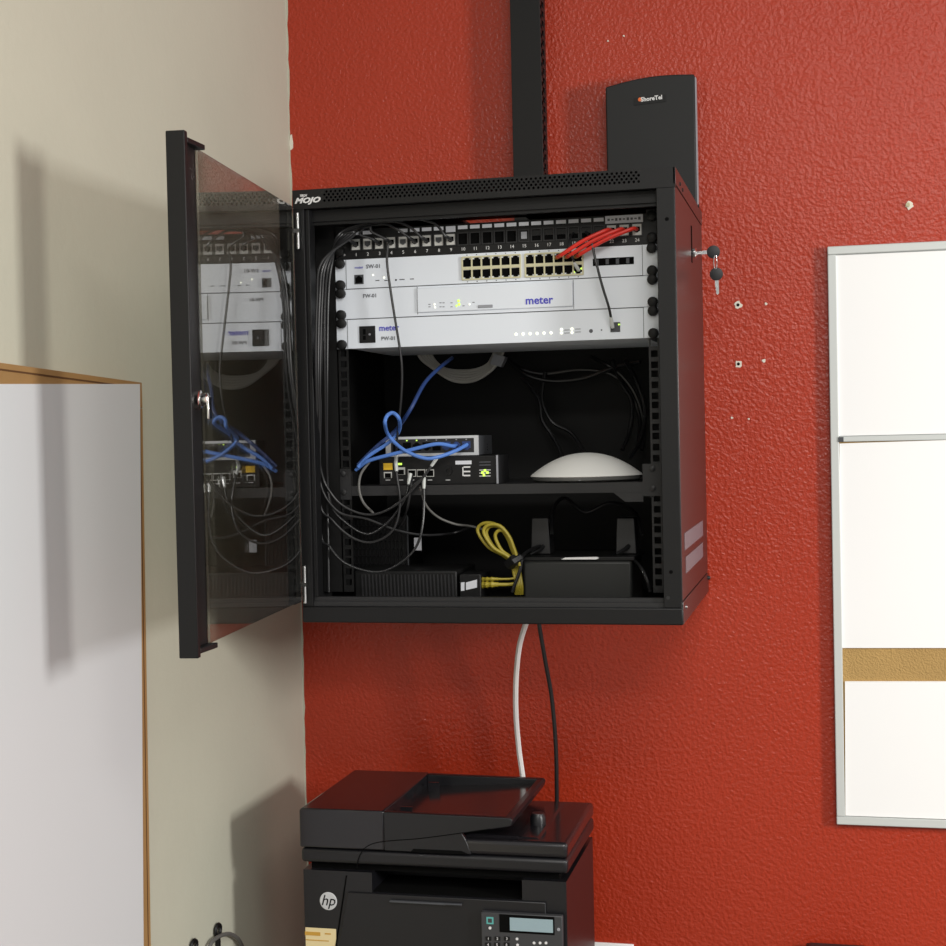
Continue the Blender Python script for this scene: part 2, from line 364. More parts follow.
k2 = key('key', 'black-headed spare key dangling below the key in the lock', None, (X1+.035, lk.y-.001, kz-.034), (X1+.036, lk.y-.001, kz-.066), (0,-1,0))
k2['group'] = k1['group']
obj('ring', MB().tube([(X1+.034+.0025*math.cos(a_), lk.y-.004+.0015*math.sin(a_*2), kz-.0165+.0105*math.sin(a_)) for a_ in [i*math.pi/8 for i in range(17)]], .0008, 6), M_chrome, k2, smooth=True)

# ------------------------------------------------------------------ rack equipment
def rj45(w, h):                             # outline of a jack opening, tab below
    return [(-w/2,h/2),(-w/2,-h*.28),(-w*.28,-h*.28),(-w*.28,-h*.42),(-w*.14,-h*.42),(-w*.14,-h/2),(w*.14,-h/2),(w*.14,-h*.42),(w*.28,-h*.42),(w*.28,-h*.28),(w/2,-h*.28),(w/2,h/2)]
def jack(x, z, y, w, h, parent, flip=False, m=None, name='port'):
    return obj(name, MB().prism([(x+a, z+(b if not flip else -b)) for a, b in rj45(w, h)], 'y', y, y-.0006), m or M_hole, parent)
def slab(x0, x1, z0, z1, y, t, m, parent, name, bevel=0.):
    return obj(name, MB().box(x0, x1, y-t, y, z0, z1), m, parent, bevel=bevel)
YE = YR-.0022                               # front of the ear plates
def rack_unit(name, label, z0, depth, chassis_m=M_white):
    t = thing(name, label, {'network_switch':'switch','firewall_appliance':'firewall','power_controller':'power unit'}[name], (RC, YR+depth/2, z0))
    fp = obj('faceplate', MB().box(RX, RX+.4826, YE, YR, z0+.0004, z0+U-.0004), M_white, t)
    obj('chassis', MB().box(RX+.019, RX+.4826-.019, YR, YR+depth, z0+.0008, z0+U-.0008), chassis_m, t)
    for sx in (-1, 1):
        for o_ in (.00635, .0381):
            c = (RC+sx*.2325, YE, z0+o_)
            obj('thumb_screw', MB().lathe(c, (0,-1,0), [(.0055,0),(.0072,.0008),(.0076,.003),(.0072,.0085),(.0055,.0095)], 14), M_knob, t, smooth=True)
    return t, fp
def F(px, py): p = at(px, py, 'y', YE); return p.x, p.z
def text_at(s, px, py, size, m, parent, **k):
    x, z = F(px, py); return lettering(s, (x, YE-.0004, z), size, m, parent, **k)
def led(px, py, parent, m, r=.0014):
    x, z = F(px, py); return obj('led', MB().lathe((x, YE, z), (0,-1,0), [(r,0),(r,.0006),(r*.5,.0009)], 8), m, parent)

# switch
zs = ZR+2*U
sw, fp = rack_unit('network_switch', 'white rack switch with two blocks of cream-rimmed ports, under the patch panel', zs, .25)
slab(RX+.0165, RX+.0172, zs+.001, zs+U-.001, YE, .0003, M_seam, fp, 'seam'); slab(RX+.4826-.0172-.006, RX+.4826-.0165-.006, zs+.001, zs+U-.001, YE, .0003, M_seam, fp, 'seam')
slab(RX+.0165, RX+.4826-.022, zs+.0002, zs+.0009, YE, .0003, M_seam, fp, 'seam')
x, z = F(359, 279.5); slab(x-.0072, x+.0072, z-.007, z+.007, YE, .0004, M_seam, sw, 'console_frame'); jack(x, z, YE-.0004, .0105, .0105, sw, True)
zmid = zs+.0225
for (xa, xb) in ((462.5, 520.5), (525.5, 583)):
    x0, x1 = F(xa, 268)[0], F(xb, 268)[0]; zt, zb = zmid+.0165, zmid-.0165
    pw = (x1-x0)/6; g = MB()
    for k in range(7): g.box(x0+k*pw-.0011, x0+k*pw+.0011, YE-.0022, YE, zb, zt)
    for (za, zb_) in ((zb-.0008, zb+.0012), (zmid-.0022, zmid+.0022), (zt-.0012, zt+.0008)): g.box(x0, x1, YE-.0024, YE, za, zb_)
    blk = obj('port_block', g, M_cream, sw)
    for k in range(6):
        jack(x0+(k+.5)*pw, zmid+.0092, YE, pw-.0024, .0132, blk, True); jack(x0+(k+.5)*pw, zmid-.0092, YE, pw-.0024, .0132, blk)
    for k in range(6):
        for dz in (.0195, -.0195): obj('port_mark', MB().box(x0+(k+.5)*pw-.0008, x0+(k+.5)*pw+.0008, YE-.0004, YE, zmid+dz-.0006, zmid+dz+.0006), M_ink, blk)
PORT = lambda xa, xb, k: F(xa, 268)[0]+(F(xb, 268)[0]-F(xa, 268)[0])/6*(k+.5)
x0, z0 = F(593, 267.5); x1 = F(634, 266)[0]
sfp = slab(x0, x1, zmid-.0052, zmid+.0052, YE, .0006, M_hole, sw, 'fibre_cage')
for k in range(4):
    a = x0+(x1-x0)*(k+.5)/4; slab(a-.0035, a+.0010, zmid-.0040, zmid+.0036, YE-.0006, .0012, M_seam, sfp, 'latch_tab'); x, z = F(599+10.2*k, 259.5); slab(x-.0035, x+.0035, z-.0006, z+.0006, YE, .0003, M_ink, sw, 'print_mark')
text_at('meter', 359, 267.5, .0055, M_blue, sw); text_at('SW-01', 373.5, 266.5, .0082, M_ink, sw, bold=.0001)
for (px, py, m) in ((373,275,M_ledw),(384,277.5,M_ledw)): led(px, py, sw, m)
for (px, py, wd) in ((377.5,280.5,.006),(386,280.5,.005),(402,279.5,.008),(412,279,.006)): x, z = F(px, py); slab(x-wd/2, x+wd/2, z-.0007, z+.0007, YE, .0003, M_ink, sw, 'print_mark')
x, z = F(396, 280); obj('reset_hole', MB().lathe((x, YE, z), (0,-1,0), [(.0014,0),(.0014,.0003)], 8), M_hole, sw)

# firewall
zf = ZR+U
fw, fp = rack_unit('firewall_appliance', 'white rack appliance with raised centre panel, between switch and power unit', zf, .25)
x0, x1 = F(418, 305)[0], F(573, 296)[0]
pan = slab(x0, x1, zf+.0055, zf+U-.0035, YE, .0028, M_white, fw, 'centre_panel', .0006)
slab(x0-.0009, x0-.0002, zf+.003, zf+U-.001, YE, .0003, M_seam, fp, 'seam'); slab(x1+.0004, x1+.0011, zf+.002, zf+U-.001, YE, .0003, M_seam, fp, 'seam')
def T2(s, px, py, size, m, parent, dy, **k): x, z = F(px, py); return lettering(s, (x, YE-dy, z), size, m, parent, **k)
T2('meter', 539.5, 300.5, .0165, M_blue, pan, .0032, bold=.0003)
text_at('FW-01', 370, 296, .0078, M_ink, fw, bold=.0001)
for (px, py, m, r) in ((435,304.5,M_ledw,.0013),(435.5,307.5,M_ledw,.0013),(459,301,M_ledg,.002),(459.5,304.5,M_ledg,.002),(457,306,M_ledg,.0014),(470,304.5,M_ledw,.0012)):
    x, z = F(px, py); obj('led', MB().lathe((x, YE-.0028, z), (0,-1,0), [(r,0),(r,.0006),(r*.5,.0009)], 8), m, pan)
for (px, py) in ((430,304.5),(430,307),(441,303),(441,307),(444,303),(444,307),(452,303),(452,307),(464,306),(474,302.5)):
    x, z = F(px, py); obj('print_mark', MB().box(x-.0016, x+.0016, YE-.0031, YE-.0028, z-.0005, z+.0005), M_ink, pan)
x, z = F(486, 306.5); obj('slide_switch', MB().box(x-.011, x+.011, YE-.0042, YE-.0028, z-.0022, z+.0022), M_chassis, pan, bevel=.0008)
# power unit
pw_, fp = rack_unit('power_controller', 'white rack power unit with a square black outlet, lowest of the white units', ZR, .23)
slab(RX+.0165, RX+.0172, ZR+.001, ZR+U-.001, YE, .0003, M_seam, fp, 'seam'); slab(RX+.4826-.0232, RX+.4826-.0225, ZR+.001, ZR+U-.001, YE, .0003, M_seam, fp, 'seam')
slab(RX+.0165, RX+.4826-.022, ZR+U-.0009, ZR+U-.0002, YE, .0003, M_seam, fp, 'seam')
x, z = F(367.5, 334.5); o_ = slab(x-.0125, x+.0125, z-.0125, z+.0125, YE, .0015, M_black, pw_, 'outlet', .0006)
for (dx, dz, wx, wz) in ((-.0045,.004,.0022,.004),(-.0045,-.005,.0022,.003)): slab(x+dx-wx, x+dx+wx, z+dz-wz, z+dz+wz, YE-.0015, .0003, M_hole, o_, 'slot')
obj('ground_pin', MB().lathe((x+.004, YE-.0015, z), (0,-1,0), [(.0017,0),(.0017,.0006)], 10), M_chassis, o_)
text_at('meter', 389, 328, .0125, M_blue, pw_, bold=.0002); text_at('PW-01', 388.5, 338.5, .0078, M_ink, pw_, bold=.0001)
for i in range(6): led(516+7*i, 334.3-.28*i, pw_, M_ledw, .0021)
for (px, py) in ((561.5,329.5),(561.5,333),(572,329),(572,332.5)): led(px, py, pw_, M_ledw, .0021)
for (px, py) in ((567,330),(567,333),(578,329),(578,332)): x, z = F(px, py); slab(x-.004, x+.004, z-.0004, z+.0004, YE, .0003, M_ink, pw_, 'print_mark')
x, z = F(591, 331); obj('button_ring', MB().lathe((x, YE, z), (0,-1,0), [(.0028,0),(.0028,.0006),(.002,.0006),(.002,.0002)], 14), M_ink, pw_)
x, z = F(601.5, 330); slab(x-.001, x+.001, z-.001, z+.001, YE, .0003, M_ink, pw_, 'print_mark')
x, z = F(615, 327.5); PWP = (x, z); slab(x-.0065, x+.0075, z-.0065, z+.0075, YE, .0008, M_seam, pw_, 'port_frame'); led(619, 324.5, pw_, M_ledg, .002)

# patch panel
zp = ZR+3*U
pp = thing('patch_bay', 'black 24-port patch panel with small white paper labels, above the white switch', 'patch panel', (RC, YR, zp))
obj('plate', MB().box(RX+.002, RX+.4826-.002, YE, YR, zp+.0006, zp+U-.0006), M_black, pp)
obj('wire_rack', MB().box(RX+.03, RX+.45, YR, YR+.03, zp+.004, zp+.034), M_dark, pp)
px1, px24 = F(356, 244)[0], F(637, 229.5)[0]; pit = (px24-px1)/23
PX = [px1+i*pit for i in range(24)]; ZPORT = zp+.0215; ZLAB = zp+.0385; ZNUM = zp+.0065
for i, x in enumerate(PX):
    n = i+1
    fr_ = MB().box(x-.0082, x-.0066, YE-.0018, YE, ZPORT-.0095, ZPORT+.0095).box(x+.0066, x+.0082, YE-.0018, YE, ZPORT-.0095, ZPORT+.0095).box(x-.0066, x+.0066, YE-.0018, YE, ZPORT+.0080, ZPORT+.0095).box(x-.0066, x+.0066, YE-.0018, YE, ZPORT-.0095, ZPORT-.0080)
    po = obj('port', fr_, M_rail, pp)
    if n in (1,2,3,4,5,6,7,8,9,22,23,24):
        k = obj('jack_insert', MB().box(x-.0064, x+.0064, YE-.0012, YE, ZPORT-.0078, ZPORT+.0078), M_jack, po)
        jack(x, ZPORT, YE-.0012, .0088, .0082, po, name='opening', m=M_seam if n in (2,5,8) else M_hole)
    elif n == 15:
        obj('jack_insert', MB().box(x-.0042, x+.0042, YE-.0010, YE, ZPORT-.0045, ZPORT+.0055), M_chassis, po)
    else:
        obj('opening', MB().box(x-.0064, x+.0064, YE-.0004, YE, ZPORT-.0078, ZPORT+.0078), M_hole, po)
        if n > 15: obj('shutter', MB().box(x-.0062, x+.0062, YE-.0010, YE-.0004, ZPORT-.0008, ZPORT+.0070), M_black, po)
    if n < 22 and n not in (3,4):
        obj('paper_label', MB().box(x-.0072, x+.0072, YE-.0004, YE, ZLAB-(.0026 if n != 9 else .006), ZLAB+.0026), M_paperlab, pp)
    lettering(str(n), (x, YE-.0003, ZNUM), .0068, M_print, pp, name='port_number')
lettering('*', (PX[0]-pit, YE-.0003, ZNUM-.001), .0075, M_print, pp, name='port_number')
xa, xb = PX[21]-.0088, PX[23]+.0088
wl = obj('paper_label', MB().box(xa, xb, YE-.0006, YE, ZLAB-.0065, ZLAB+.0045), M_paperlab, pp)
for k_ in range(9):
    xk = xa+.005+(xb-xa-.010)*k_/8; hk = (.0016, .0010, .0020)[k_ % 3]
    obj('print_mark', MB().box(xk-.0017, xk+.0017, YE-.0008, YE-.0006, ZLAB-.001-hk, ZLAB-.001+hk), M_ink, wl)
for (px, py) in ((652.5,216),(652.5,238),(340,252)):
    x, z = F(px, py); obj('thumb_screw', MB().lathe((x, YE, z), (0,-1,0), [(.0055,0),(.0072,.0008),(.0076,.003),(.0072,.0085),(.0055,.0095)], 14), M_knob, pp, smooth=True)

# ------------------------------------------------------------------ shelf and what stands on it
ZS = 1.4120; YSF = YR-.001
sh = thing('rack_shelf', 'black steel shelf carrying the small switch, router and white dome', 'shelf', (RC, -.22, ZS))
SL, SR = RC-.2245, RC+.2250
obj('tray', MB().box(SL, SR, YSF, YSF+.27, ZS-.002, ZS), M_rail, sh)
obj('front_lip', MB().box(SL, SR, YSF-.0005, YSF+.002, ZS-.0145, ZS), M_rail, sh)
for (xa, xb) in ((RX, SL), (SR-.012, RX+.4826)):
    e = obj('ear', MB().box(xa, xb, YR-.003, YR-.0005, ZS-.020, ZS+.026), M_rail, sh)
    for z in (ZS-.009, ZS+.019): obj('screw', MB().lathe(((xa+xb)/2-(.003 if xa < .4 else 0), YR-.003, z), (0,-1,0), [(.0042,0),(.0042,.002),(.002,.003)], 12), M_plast if xa > .4 else M_rail, e, smooth=True)
obj('bracket', MB().prism([(SR-.055, ZS-.0145), (SR-.012, ZS-.0145), (SR-.012, ZS-.028), (SR-.038, ZS-.028)], 'y', YR-.0008, YR+.0012), M_rail, sh)
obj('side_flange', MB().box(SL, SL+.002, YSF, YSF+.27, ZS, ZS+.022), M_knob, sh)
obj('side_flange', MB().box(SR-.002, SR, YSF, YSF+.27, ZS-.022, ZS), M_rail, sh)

# router
YG = -.345
def G(px, py, y): p = at(px, py, 'y', y); return p.x, p.z
gx0, gx1 = G(379, 470, YG)[0], G(497, 470, YG)[0]; gz1 = G(440, 456.5, YG)[1]
ro = thing('network_router', 'black router with yellow-tabbed port and green lights, under the small silver switch', 'router', ((gx0+gx1)/2, YG+.06, ZS))
obj('body', MB().box(gx0, gx1, YG, YG+.075, ZS, gz1), M_black, ro, bevel=.001)
obj('side_cap', MB().box(gx1, gx1+.0018, YG-.0012, YG+.075, ZS+.0005, gz1+.0006), M_plast, ro)
obj('edge_shine', MB().box(gx1-.0005, gx1+.0022, YG-.002, YG-.0012, ZS+.0005, gz1+.0006), M_chassis, ro)  # pale strip painting the shine along the router's front edge
def gp(px, py, w, h, m, name, parent=ro, t=.0006, y=YG): x, z = G(px, py, y); return obj(name, MB().box(x-w/2, x+w/2, y-t, y, z-h/2, z+h/2), m, parent)
gp(388, 466.5, .014, .010, M_yellowlab, 'port_tab'); gp(388, 475, .0125, .009, M_jack, 'port'); gp(388, 475.5, .0095, .007, M_hole, 'port_opening', t=.001)
gp(401, 471, .013, .011, M_jack, 'port'); gp(401, 472, .0095, .007, M_hole, 'port_opening', t=.001)
gp(400, 464, .006, .003, M_ledg, 'led', t=.0012)
for px in (412, 421, 430): gp(px, 473, .0125, .011, M_jack, 'port'); gp(px, 473.2, .0105, .0085, M_hole, 'port_opening', t=.001)
x, z = G(448.5, 471, YG); obj('antenna_jack', MB().lathe((x, YG, z), (0,-1,0), [(.006,0),(.006,.004),(.0035,.004),(.0035,.001)], 14), M_black, ro)
gp(463.5, 462.5, .0245, .0055, M_paperlab, 'paper_label'); 
for k, py in enumerate((467, 471.5, 475.5)): gp(467, py, .010, .0022, M_print, 'vent_mark')
gp(463, 471.5, .0016, .013, M_print, 'vent_mark')
for k, py in enumerate((462, 465, 470, 473, 476)): gp(485, py, .017, .0011, M_ink if k < 2 else M_print, 'print_line')
for (px, py) in ((482.5,472.5),(485,470.5),(487.5,472.5),(484,475)): gp(px, py, .0034, .0036, M_ledg, 'led', t=.0011)
for px in (388, 401, 412, 421, 430, 448): gp(px, 480, .007, .0010, M_print, 'print_line')

# small silver switch on top of it
YS = -.333
sx0, sx1 = G(386, 446, YS)[0], G(478, 446, YS)[0]; sz1 = G(430, 436.5, YS)[1]; sz0 = gz1+.0012
ss = thing('desktop_switch', 'small silver eight-port switch with blue cables, stacked on the black router', 'switch', ((sx0+sx1)/2, YS+.045, sz0))
obj('body', MB().box(sx0, sx1, YS, YS+.095, sz0, sz1), M_seam, ss, bevel=.001)
obj('front_frame', MB().box(sx0-.0005, sx1+.0003, YS-.0002, YS+.004, sz0-.0002, sz1+.0004), M_silver, ss)
obj('port_bay', MB().box(sx0+.008, sx1-.006, YS-.0004, YS, sz0+.004, sz1-.0035), M_plast, ss)
pwid = (sx1-sx0-.02)/8
for k in range(8):
    x = sx0+.010+(k+.5)*pwid
    jack(x, (sz0+sz1)/2-.0003, YS-.0004, pwid*.82, .0125, ss, k % 2 == 0, m=M_hole if k < 5 else M_cadblue)
    obj('led', MB().box(x-.001, x+.001, YS-.001, YS-.0004, sz1-.0062, sz1-.0045), M_ledg if k in (1,2) else M_chassis, ss)
for k in range(3): obj('side_vent', MB().box(sx1, sx1+.0004, YS+.06, YS+.062, sz0+.006+k*.004, sz0+.008+k*.004), M_hole, ss)

# white dome
dc = Vector((at(586.5, 480, 'y', -.272).x, -.272, ZS+.0015)); R_ = (at(642, 480, 'y', -.272).x-at(531, 480, 'y', -.272).x)/2
ap = thing('wireless_access_point', 'white dome-shaped access point lying on the black shelf', 'access point', (dc.x, dc.y, ZS))
obj('base', MB().lathe((dc.x,dc.y,ZS+.0002), (0,0,1), [(R_*.90,0),(R_*.965,.003),(R_*.985,.0075)], 48), M_domeg, ap, smooth=True)
prof = [(R_*.985,.0075),(R_,.0085)]+[(R_*t, .0090+.0335*(1-t**2.1)) for t in (.985,.96,.92,.86,.78,.68,.57,.45,.32,.2,.1,.01)]
obj('dome', MB().lathe((dc.x,dc.y,ZS+.0002), (0,0,1), prof, 64), M_domew, ap, smooth=True)
obj('led', MB().lathe((dc.x+.003, dc.y-R_*.93, ZS+.0045), (0,-1,.2), [(.0022,0),(.0022,.003)], 8), M_chassis, ap)

# ------------------------------------------------------------------ lower compartment
ZB = Z0+.006
yb = -.310
x0, x1 = G(523, 575, yb)[0], G(632, 575, yb)[0]; zt = G(577, 559, yb)[1]
ups = thing('battery_backup', 'dark grey battery backup box with a white strip on its top edge', 'battery backup', ((x0+x1)/2, yb+.06, ZB))
obj('body', MB().box(x0, x1, yb, yb+.12, ZB, zt-.003), M_box, ups, bevel=.004)
obj('top_plate', MB().box(x0-.002, x1+.004, yb+.003, yb+.122, zt-.003, zt+.003), M_black, ups, bevel=.001)
xw0, xw1 = G(561, 556, yb)[0], G(599, 556, yb)[0]
obj('white_strip', MB().prism([(xw0, zt-.0006), (xw0+.006, zt+.0022), (xw1-.003, zt+.0030), (xw1, zt+.0012), (xw1-.004, zt-.0006)], 'y', yb-.001, yb+.003), M_paper, ups)
def adapter(px0, px1, py0, label):
    y = yb+.045; a, b = G(px0, 535, y)[0], G(px1, 535, y)[0]; zt_ = G(px0, py0, y)[1]; zz = zt+.0035
    t = thing('power_adapter', label, 'adapter', ((a+b)/2, y+.015, zz), 'power adapters on the battery backup')
    obj('body', MB().hexa([(a-.001,y,zz),(b+.002,y,zz),(b+.002,y+.035,zz),(a-.001,y+.035,zz),(a+.001,y+.002,zt_),(b-.001,y+.002,zt_),(b-.001,y+.035,zt_),(a+.001,y+.035,zt_)]), M_plast, t, bevel=.0015)
    obj('cord_relief', MB().tube([((a+b)/2+.004, y, zz+.012), ((a+b)/2, y-.012, zz+.008), ((a+b)/2-.012, y-.02, zz+.002)], [.0035, .003, .0022], 8), M_cagr, t, smooth=True)
adapter(531, 549, 518, 'black power adapter plugged in beside the yellow cable coil'); adapter(616, 635, 518, 'black power adapter plugged in beside the right mounting rail')

# ribbed modem
ym = -.330
x0, x1 = G(354, 576, ym)[0], G(457, 576, ym)[0]; zt = G(420, 570.5, ym)[1]
mo = thing('modem', 'flat black modem with a ribbed front on the cabinet floor', 'modem', ((x0+x1)/2, ym+.06, ZB))
obj('body', MB().box(x0, x1, ym, ym+.12, ZB, zt), M_knob, mo, bevel=.003)
for k in range(26):
    x = x0+.014+(x1-x0-.020)*k/25; obj('rib', MB().hexa([(x-.0012,ym-.0014,ZB+.016),(x+.0012,ym-.0014,ZB+.016),(x+.0012,ym,ZB+.016),(x-.0012,ym,ZB+.016),(x-.0022,ym-.0014,zt-.006),(x+.0002,ym-.0014,zt-.006),(x+.0002,ym,zt-.006),(x-.0022,ym,zt-.006)]), M_plast, mo)
# media converter with the white label
x0c, x1c = G(459, 583, ym)[0], G(481, 581, ym)[0]
mc = thing('media_converter', 'small black box with white label and yellow plug beside the ribbed modem', 'converter', ((x0c+x1c)/2, ym+.02, ZB))
ztc = G(470, 574, ym)[1]; rz = Matrix.Rotation(.10, 3, 'Z')
obj('body', MB().box(x0c+.001, x1c, ym-.002, ym+.06, ZB, ztc), M_black, mc, bevel=.0015)
for (a, b) in ((461, 464.5), (466, 477)):
    q = [G(a, 591 if a < 465 else 590, ym-.002), G(b, 590.5 if a < 465 else 587.5, ym-.002), G(b, 582 if a < 465 else 579.5, ym-.002), G(a, 582.5, ym-.002)]
    obj('paper_label', MB().prism(q, 'y', ym-.002, ym-.0026), M_paperlab, mc)
# perforated box standing at the back
yv = -.235
x0, x1 = G(352, 545, yv)[0], G(408, 545, yv)[0]; zt = G(380, 516, yv)[1]
vb = thing('perforated_box', 'black box with a punched grille front standing behind the ribbed modem', 'speaker', ((x0+x1)/2, yv+.05, ZB))
obj('body', MB().box(x0, x1, yv, yv+.09, ZB, zt), M_knob, vb, bevel=.002)
g = MB(); nx, nz = 13, 9; wx, wz = (x1-x0-.008)/nx, (zt-ZB-.03)/nz
for i in range(nx+1): g.box(x0+.004+i*wx-.001, x0+.004+i*wx+.001, yv-.0025, yv, ZB+.026, zt-.004)
for j in range(nz+1): g.box(x0+.004, x1-.004, yv-.0025, yv, ZB+.026+j*wz-.001, ZB+.026+j*wz+.001)
obj('grille', g, M_black, vb)
obj('bright_edge', MB().box(x1, x1+.0015, yv-.003, yv, ZB+.03, zt), M_seam, vb)
x, z = G(418, 544, yv-.01); tg = obj('cable_tag', MB().box(x-.006, x+.006, yv-.0112, yv-.0104, z-.010, z+.010), M_paperlab); tag(tg, 'small white paper tag hanging on a black cable beside the perforated box', 'tag')

# ------------------------------------------------------------------ cables
def cable(name, label, path, r, m, group=None, plug=None, plug_m=M_clear, seg=8, n=8, dy=.045):
    pts = []
    for p in path:
        if len(p) == 4: pts.append(Vector(p[1:]))                 # ('w', x, y, z)
        else: pts.append(at(p[0], p[1], 'y', p[2]+dy if (p[1] > 425 and p[2] < -.3) else p[2]))
    sm = smooth_path(pts, seg)
    t = thing(name, label, 'cable', pts[-1], group)
    obj('lead', MB().tube(sm, r, n), m, t, smooth=True)
    if plug:
        for end in plug:
            e, d = (sm[0], sm[0]-sm[2]) if end == 0 else (sm[-1], sm[-1]-sm[-3])
            d.normalize(); obj('plug', MB().tube([e-d*.013, e-d*.010, e, e+d*.004], [r*1.1, .0026, .0030, .0028], 6), M_cabk if (end == 0 and plug_m is M_clear) else plug_m, t, smooth=False)
    return t
R0 = .0019
# black cables from the patch panel gathered to the left and running down
g1 = 'black patch cables running down inside the left post'
def pport(n): return ('w', PX[n-1], YE-.006, ZPORT)
def tail(n, lift, sagx):
    x = PX[n-1]
    return [pport(n), ('w', x-.004, YE-.020, ZPORT+.004), ('w', x-.022, YE-.026, ZPORT+.010+lift), ('w', (x+.235)/2, YE-.028, ZPORT+.017+lift), ('w', .236+sagx, YE-.026, ZPORT+.010+lift*.6)]
loops = [
 (1, [(322,262,-.430),(317,300,-.430),(316,380,-.430),(320,464,-.432),(333,496,-.430),(353,511,-.428),(376,514,-.425),(401,501,-.420),(424,476,-.412),(436,459,-.405)], 'black patch cable with the shallowest loop, rising to the small silver switch', M_cagr),
 (3, [(325,262,-.428),(319.5,300,-.428),(318,380,-.428),(318.5,473,-.430),(336,510,-.428),(367,519,-.42),(396,530,-.40),(424,535,-.37),(453,533,-.32),(470,527,-.28)], 'black patch cable sweeping right behind the others toward the cabinet back', M_cagr),
 (4, [(327,262,-.424),(322,300,-.424),(320,380,-.424),(319,496,-.428),(333,521,-.428),(353,538,-.425),(373,542,-.422),(393,530,-.418),(400,504,-.415),(397,476,-.410),(396,464,-.402)], 'black patch cable rising steeply to the yellow-tabbed router port', M_cagr),
 (6, [(330,262,-.420),(325,300,-.420),(325,380,-.420),(327,470,-.426),(331,504,-.424),(344,521,-.422),(367,534,-.420),(388,522,-.415),(405,498,-.412),(410,476,-.405)], 'black patch cable with a medium loop, ending at the middle of the router', M_cabk),
 (7, [(329,262,-.416),(324,300,-.416),(321,380,-.416),(320,524,-.428),(330,547,-.428),(347,564,-.427),(376,572,-.425),(398.6,564,-.423),(416,547,-.420),(423,521,-.416),(424,480,-.405)], 'black patch cable with the deepest loop, nearly touching the ribbed modem', M_cagr),
 (9, [(332,262,-.412),(328,300,-.412),(327,380,-.412),(327,478,-.422),(328,540,-.422),(328.6,592,-.422)], 'black patch cable dropping straight to the cabinet floor', M_cagr)]
for i, (n, pth, lb, m) in enumerate(loops):
    cable('patch_cable', lb, tail(n, .003*i-.002, -.003*i)+pth, R0, m, g1, plug=(0,) if pth[-1][1] > 500 else (0, 1))
cable('patch_cable', 'single black cable hanging in front of the white units, down to the router', [pport(4), ('w', PX[3]+.001, YE-.018, ZPORT-.004), (387,262,YE-.020), (392,300,YE-.022), (400,350,YE-.022), (402,372,YE-.022), (401,400,YE-.020), (397,440,-.412), (396,463,-.402)], R0, M_cagr, plug=(1,))
cable('patch_cable', 'short black cable from the patch panel to the lit port of the power unit', [('w', PX[19], YE-.004, ZPORT), (591,240,YE-.020), (595,258,YE-.022), (602,285,YE-.020), (609,308,YE-.016), ('w', PWP[0]-.003, YE-.006, PWP[1]+.003)], R0, M_cabk, plug=(1,))
xp = PORT(525.5, 583, 5)
cable('patch_cable', 'very short black cable from the patch panel to a lower port of the switch', [('w', PX[18], YE-.004, ZPORT), (569.5,240,YE-.014), (570,250,YE-.018), ('w', xp-.003, YE-.012, zmid-.001), ('w', xp, YE-.004, zmid-.008)], .0016, M_cabk, plug=(1,))
led(578, 270, sw, M_ledg, .002); led(581.5, 268.5, sw, M_ledg, .0016); led(574, 272, sw, M_ledg, .0016)
for i, n in enumerate((22, 23, 24)):
    xs_ = PORT(525.5, 583, 3+i)
    cable('patch_cable', ('red patch cable in the third port from the numbered patch panel end', 'red patch cable in the last port but one of the patch panel', 'red patch cable in the very last port of the patch panel')[i], [('w', PX[n-1], YE-.004, ZPORT), ('w', PX[n-1]-.006, YE-.016, ZPORT-.001), ('w', (PX[n-1]+xs_)/2, YE-.022, (ZPORT+zmid+.009)/2+.002), ('w', xs_+.010, YE-.018, zmid+.0125), ('w', xs_-.001, YE-.006, zmid+.009)], .0029, M_cared, 'red patch cables between patch panel and switch', plug=(1,), plug_m=M_gold)
    led(563.5+9.5*i, 258.5, sw, M_ledw, .0013)
# blue cables at the small switch
bp = lambda k: ('w', sx0+.010+(k+.5)*pwid, YS-.006, (sz0+sz1)/2)
g2 = 'blue cables at the small silver switch'
cable('blue_cable', 'bright blue cable rising into an upright loop beside the small silver switch', [bp(7), (455,451,-.402), (438,457,-.418), (424,458,-.422), (404,450,-.424), (389,436,-.424), (385,424,-.422), (387,416,-.420), (393,413,-.418), (399,419,-.416), (399,431,-.414), (388,443,-.414), (370,455,-.416), (358,467,-.418)], .0028, M_cablue, g2, plug=(0,), plug_m=M_cablue)
cable('blue_cable', 'bright blue cable lying straight along the front of the small silver switch', [bp(6), (452,446,-.400), (436,444,-.414), (410,450,-.420), (381,457,-.422), (366,462,-.420), (356,470,-.412)], .0028, M_cablue, g2, plug=(0,), plug_m=M_cablue)
cable('blue_cable', 'dark blue cable climbing from the shelf to the back of the white units', [(358,465,-.405), (376,447,-.400), (396,430,-.392), (410,410,-.375), (424,384,-.34), (438,369,-.30), (452,358,-.25)], .0029, M_cadblue)
cable('grey_cable', 'grey cable bowing down to the left from the shelf edge', [(370,461,-.412), (361,474,-.418), (359,488,-.420), (363,502,-.418), (373,513,-.40)], R0, M_cagrey)
cable('patch_cable', 'black cable crossing slantwise under the router front', [(437,457,-.402),(424,476,-.410),(411,489,-.412),(408,505,-.408),(404,520,-.39)], R0, M_cagr)
cable('patch_cable', 'black cable hanging straight down from the middle router port', [(412,474,-.396),(411,486,-.408),(409,500,-.408),(404,518,-.39),(396,530,-.35)], R0, M_cagr)
cable('grey_cable', 'thin pale cable running from the router down to the yellow coil', [(420,487,-.405),(426,505,-.39),(438,517,-.37),(455,524,-.35),(470,526,-.33),(482,529,-.32)], .0018, M_cagrey)
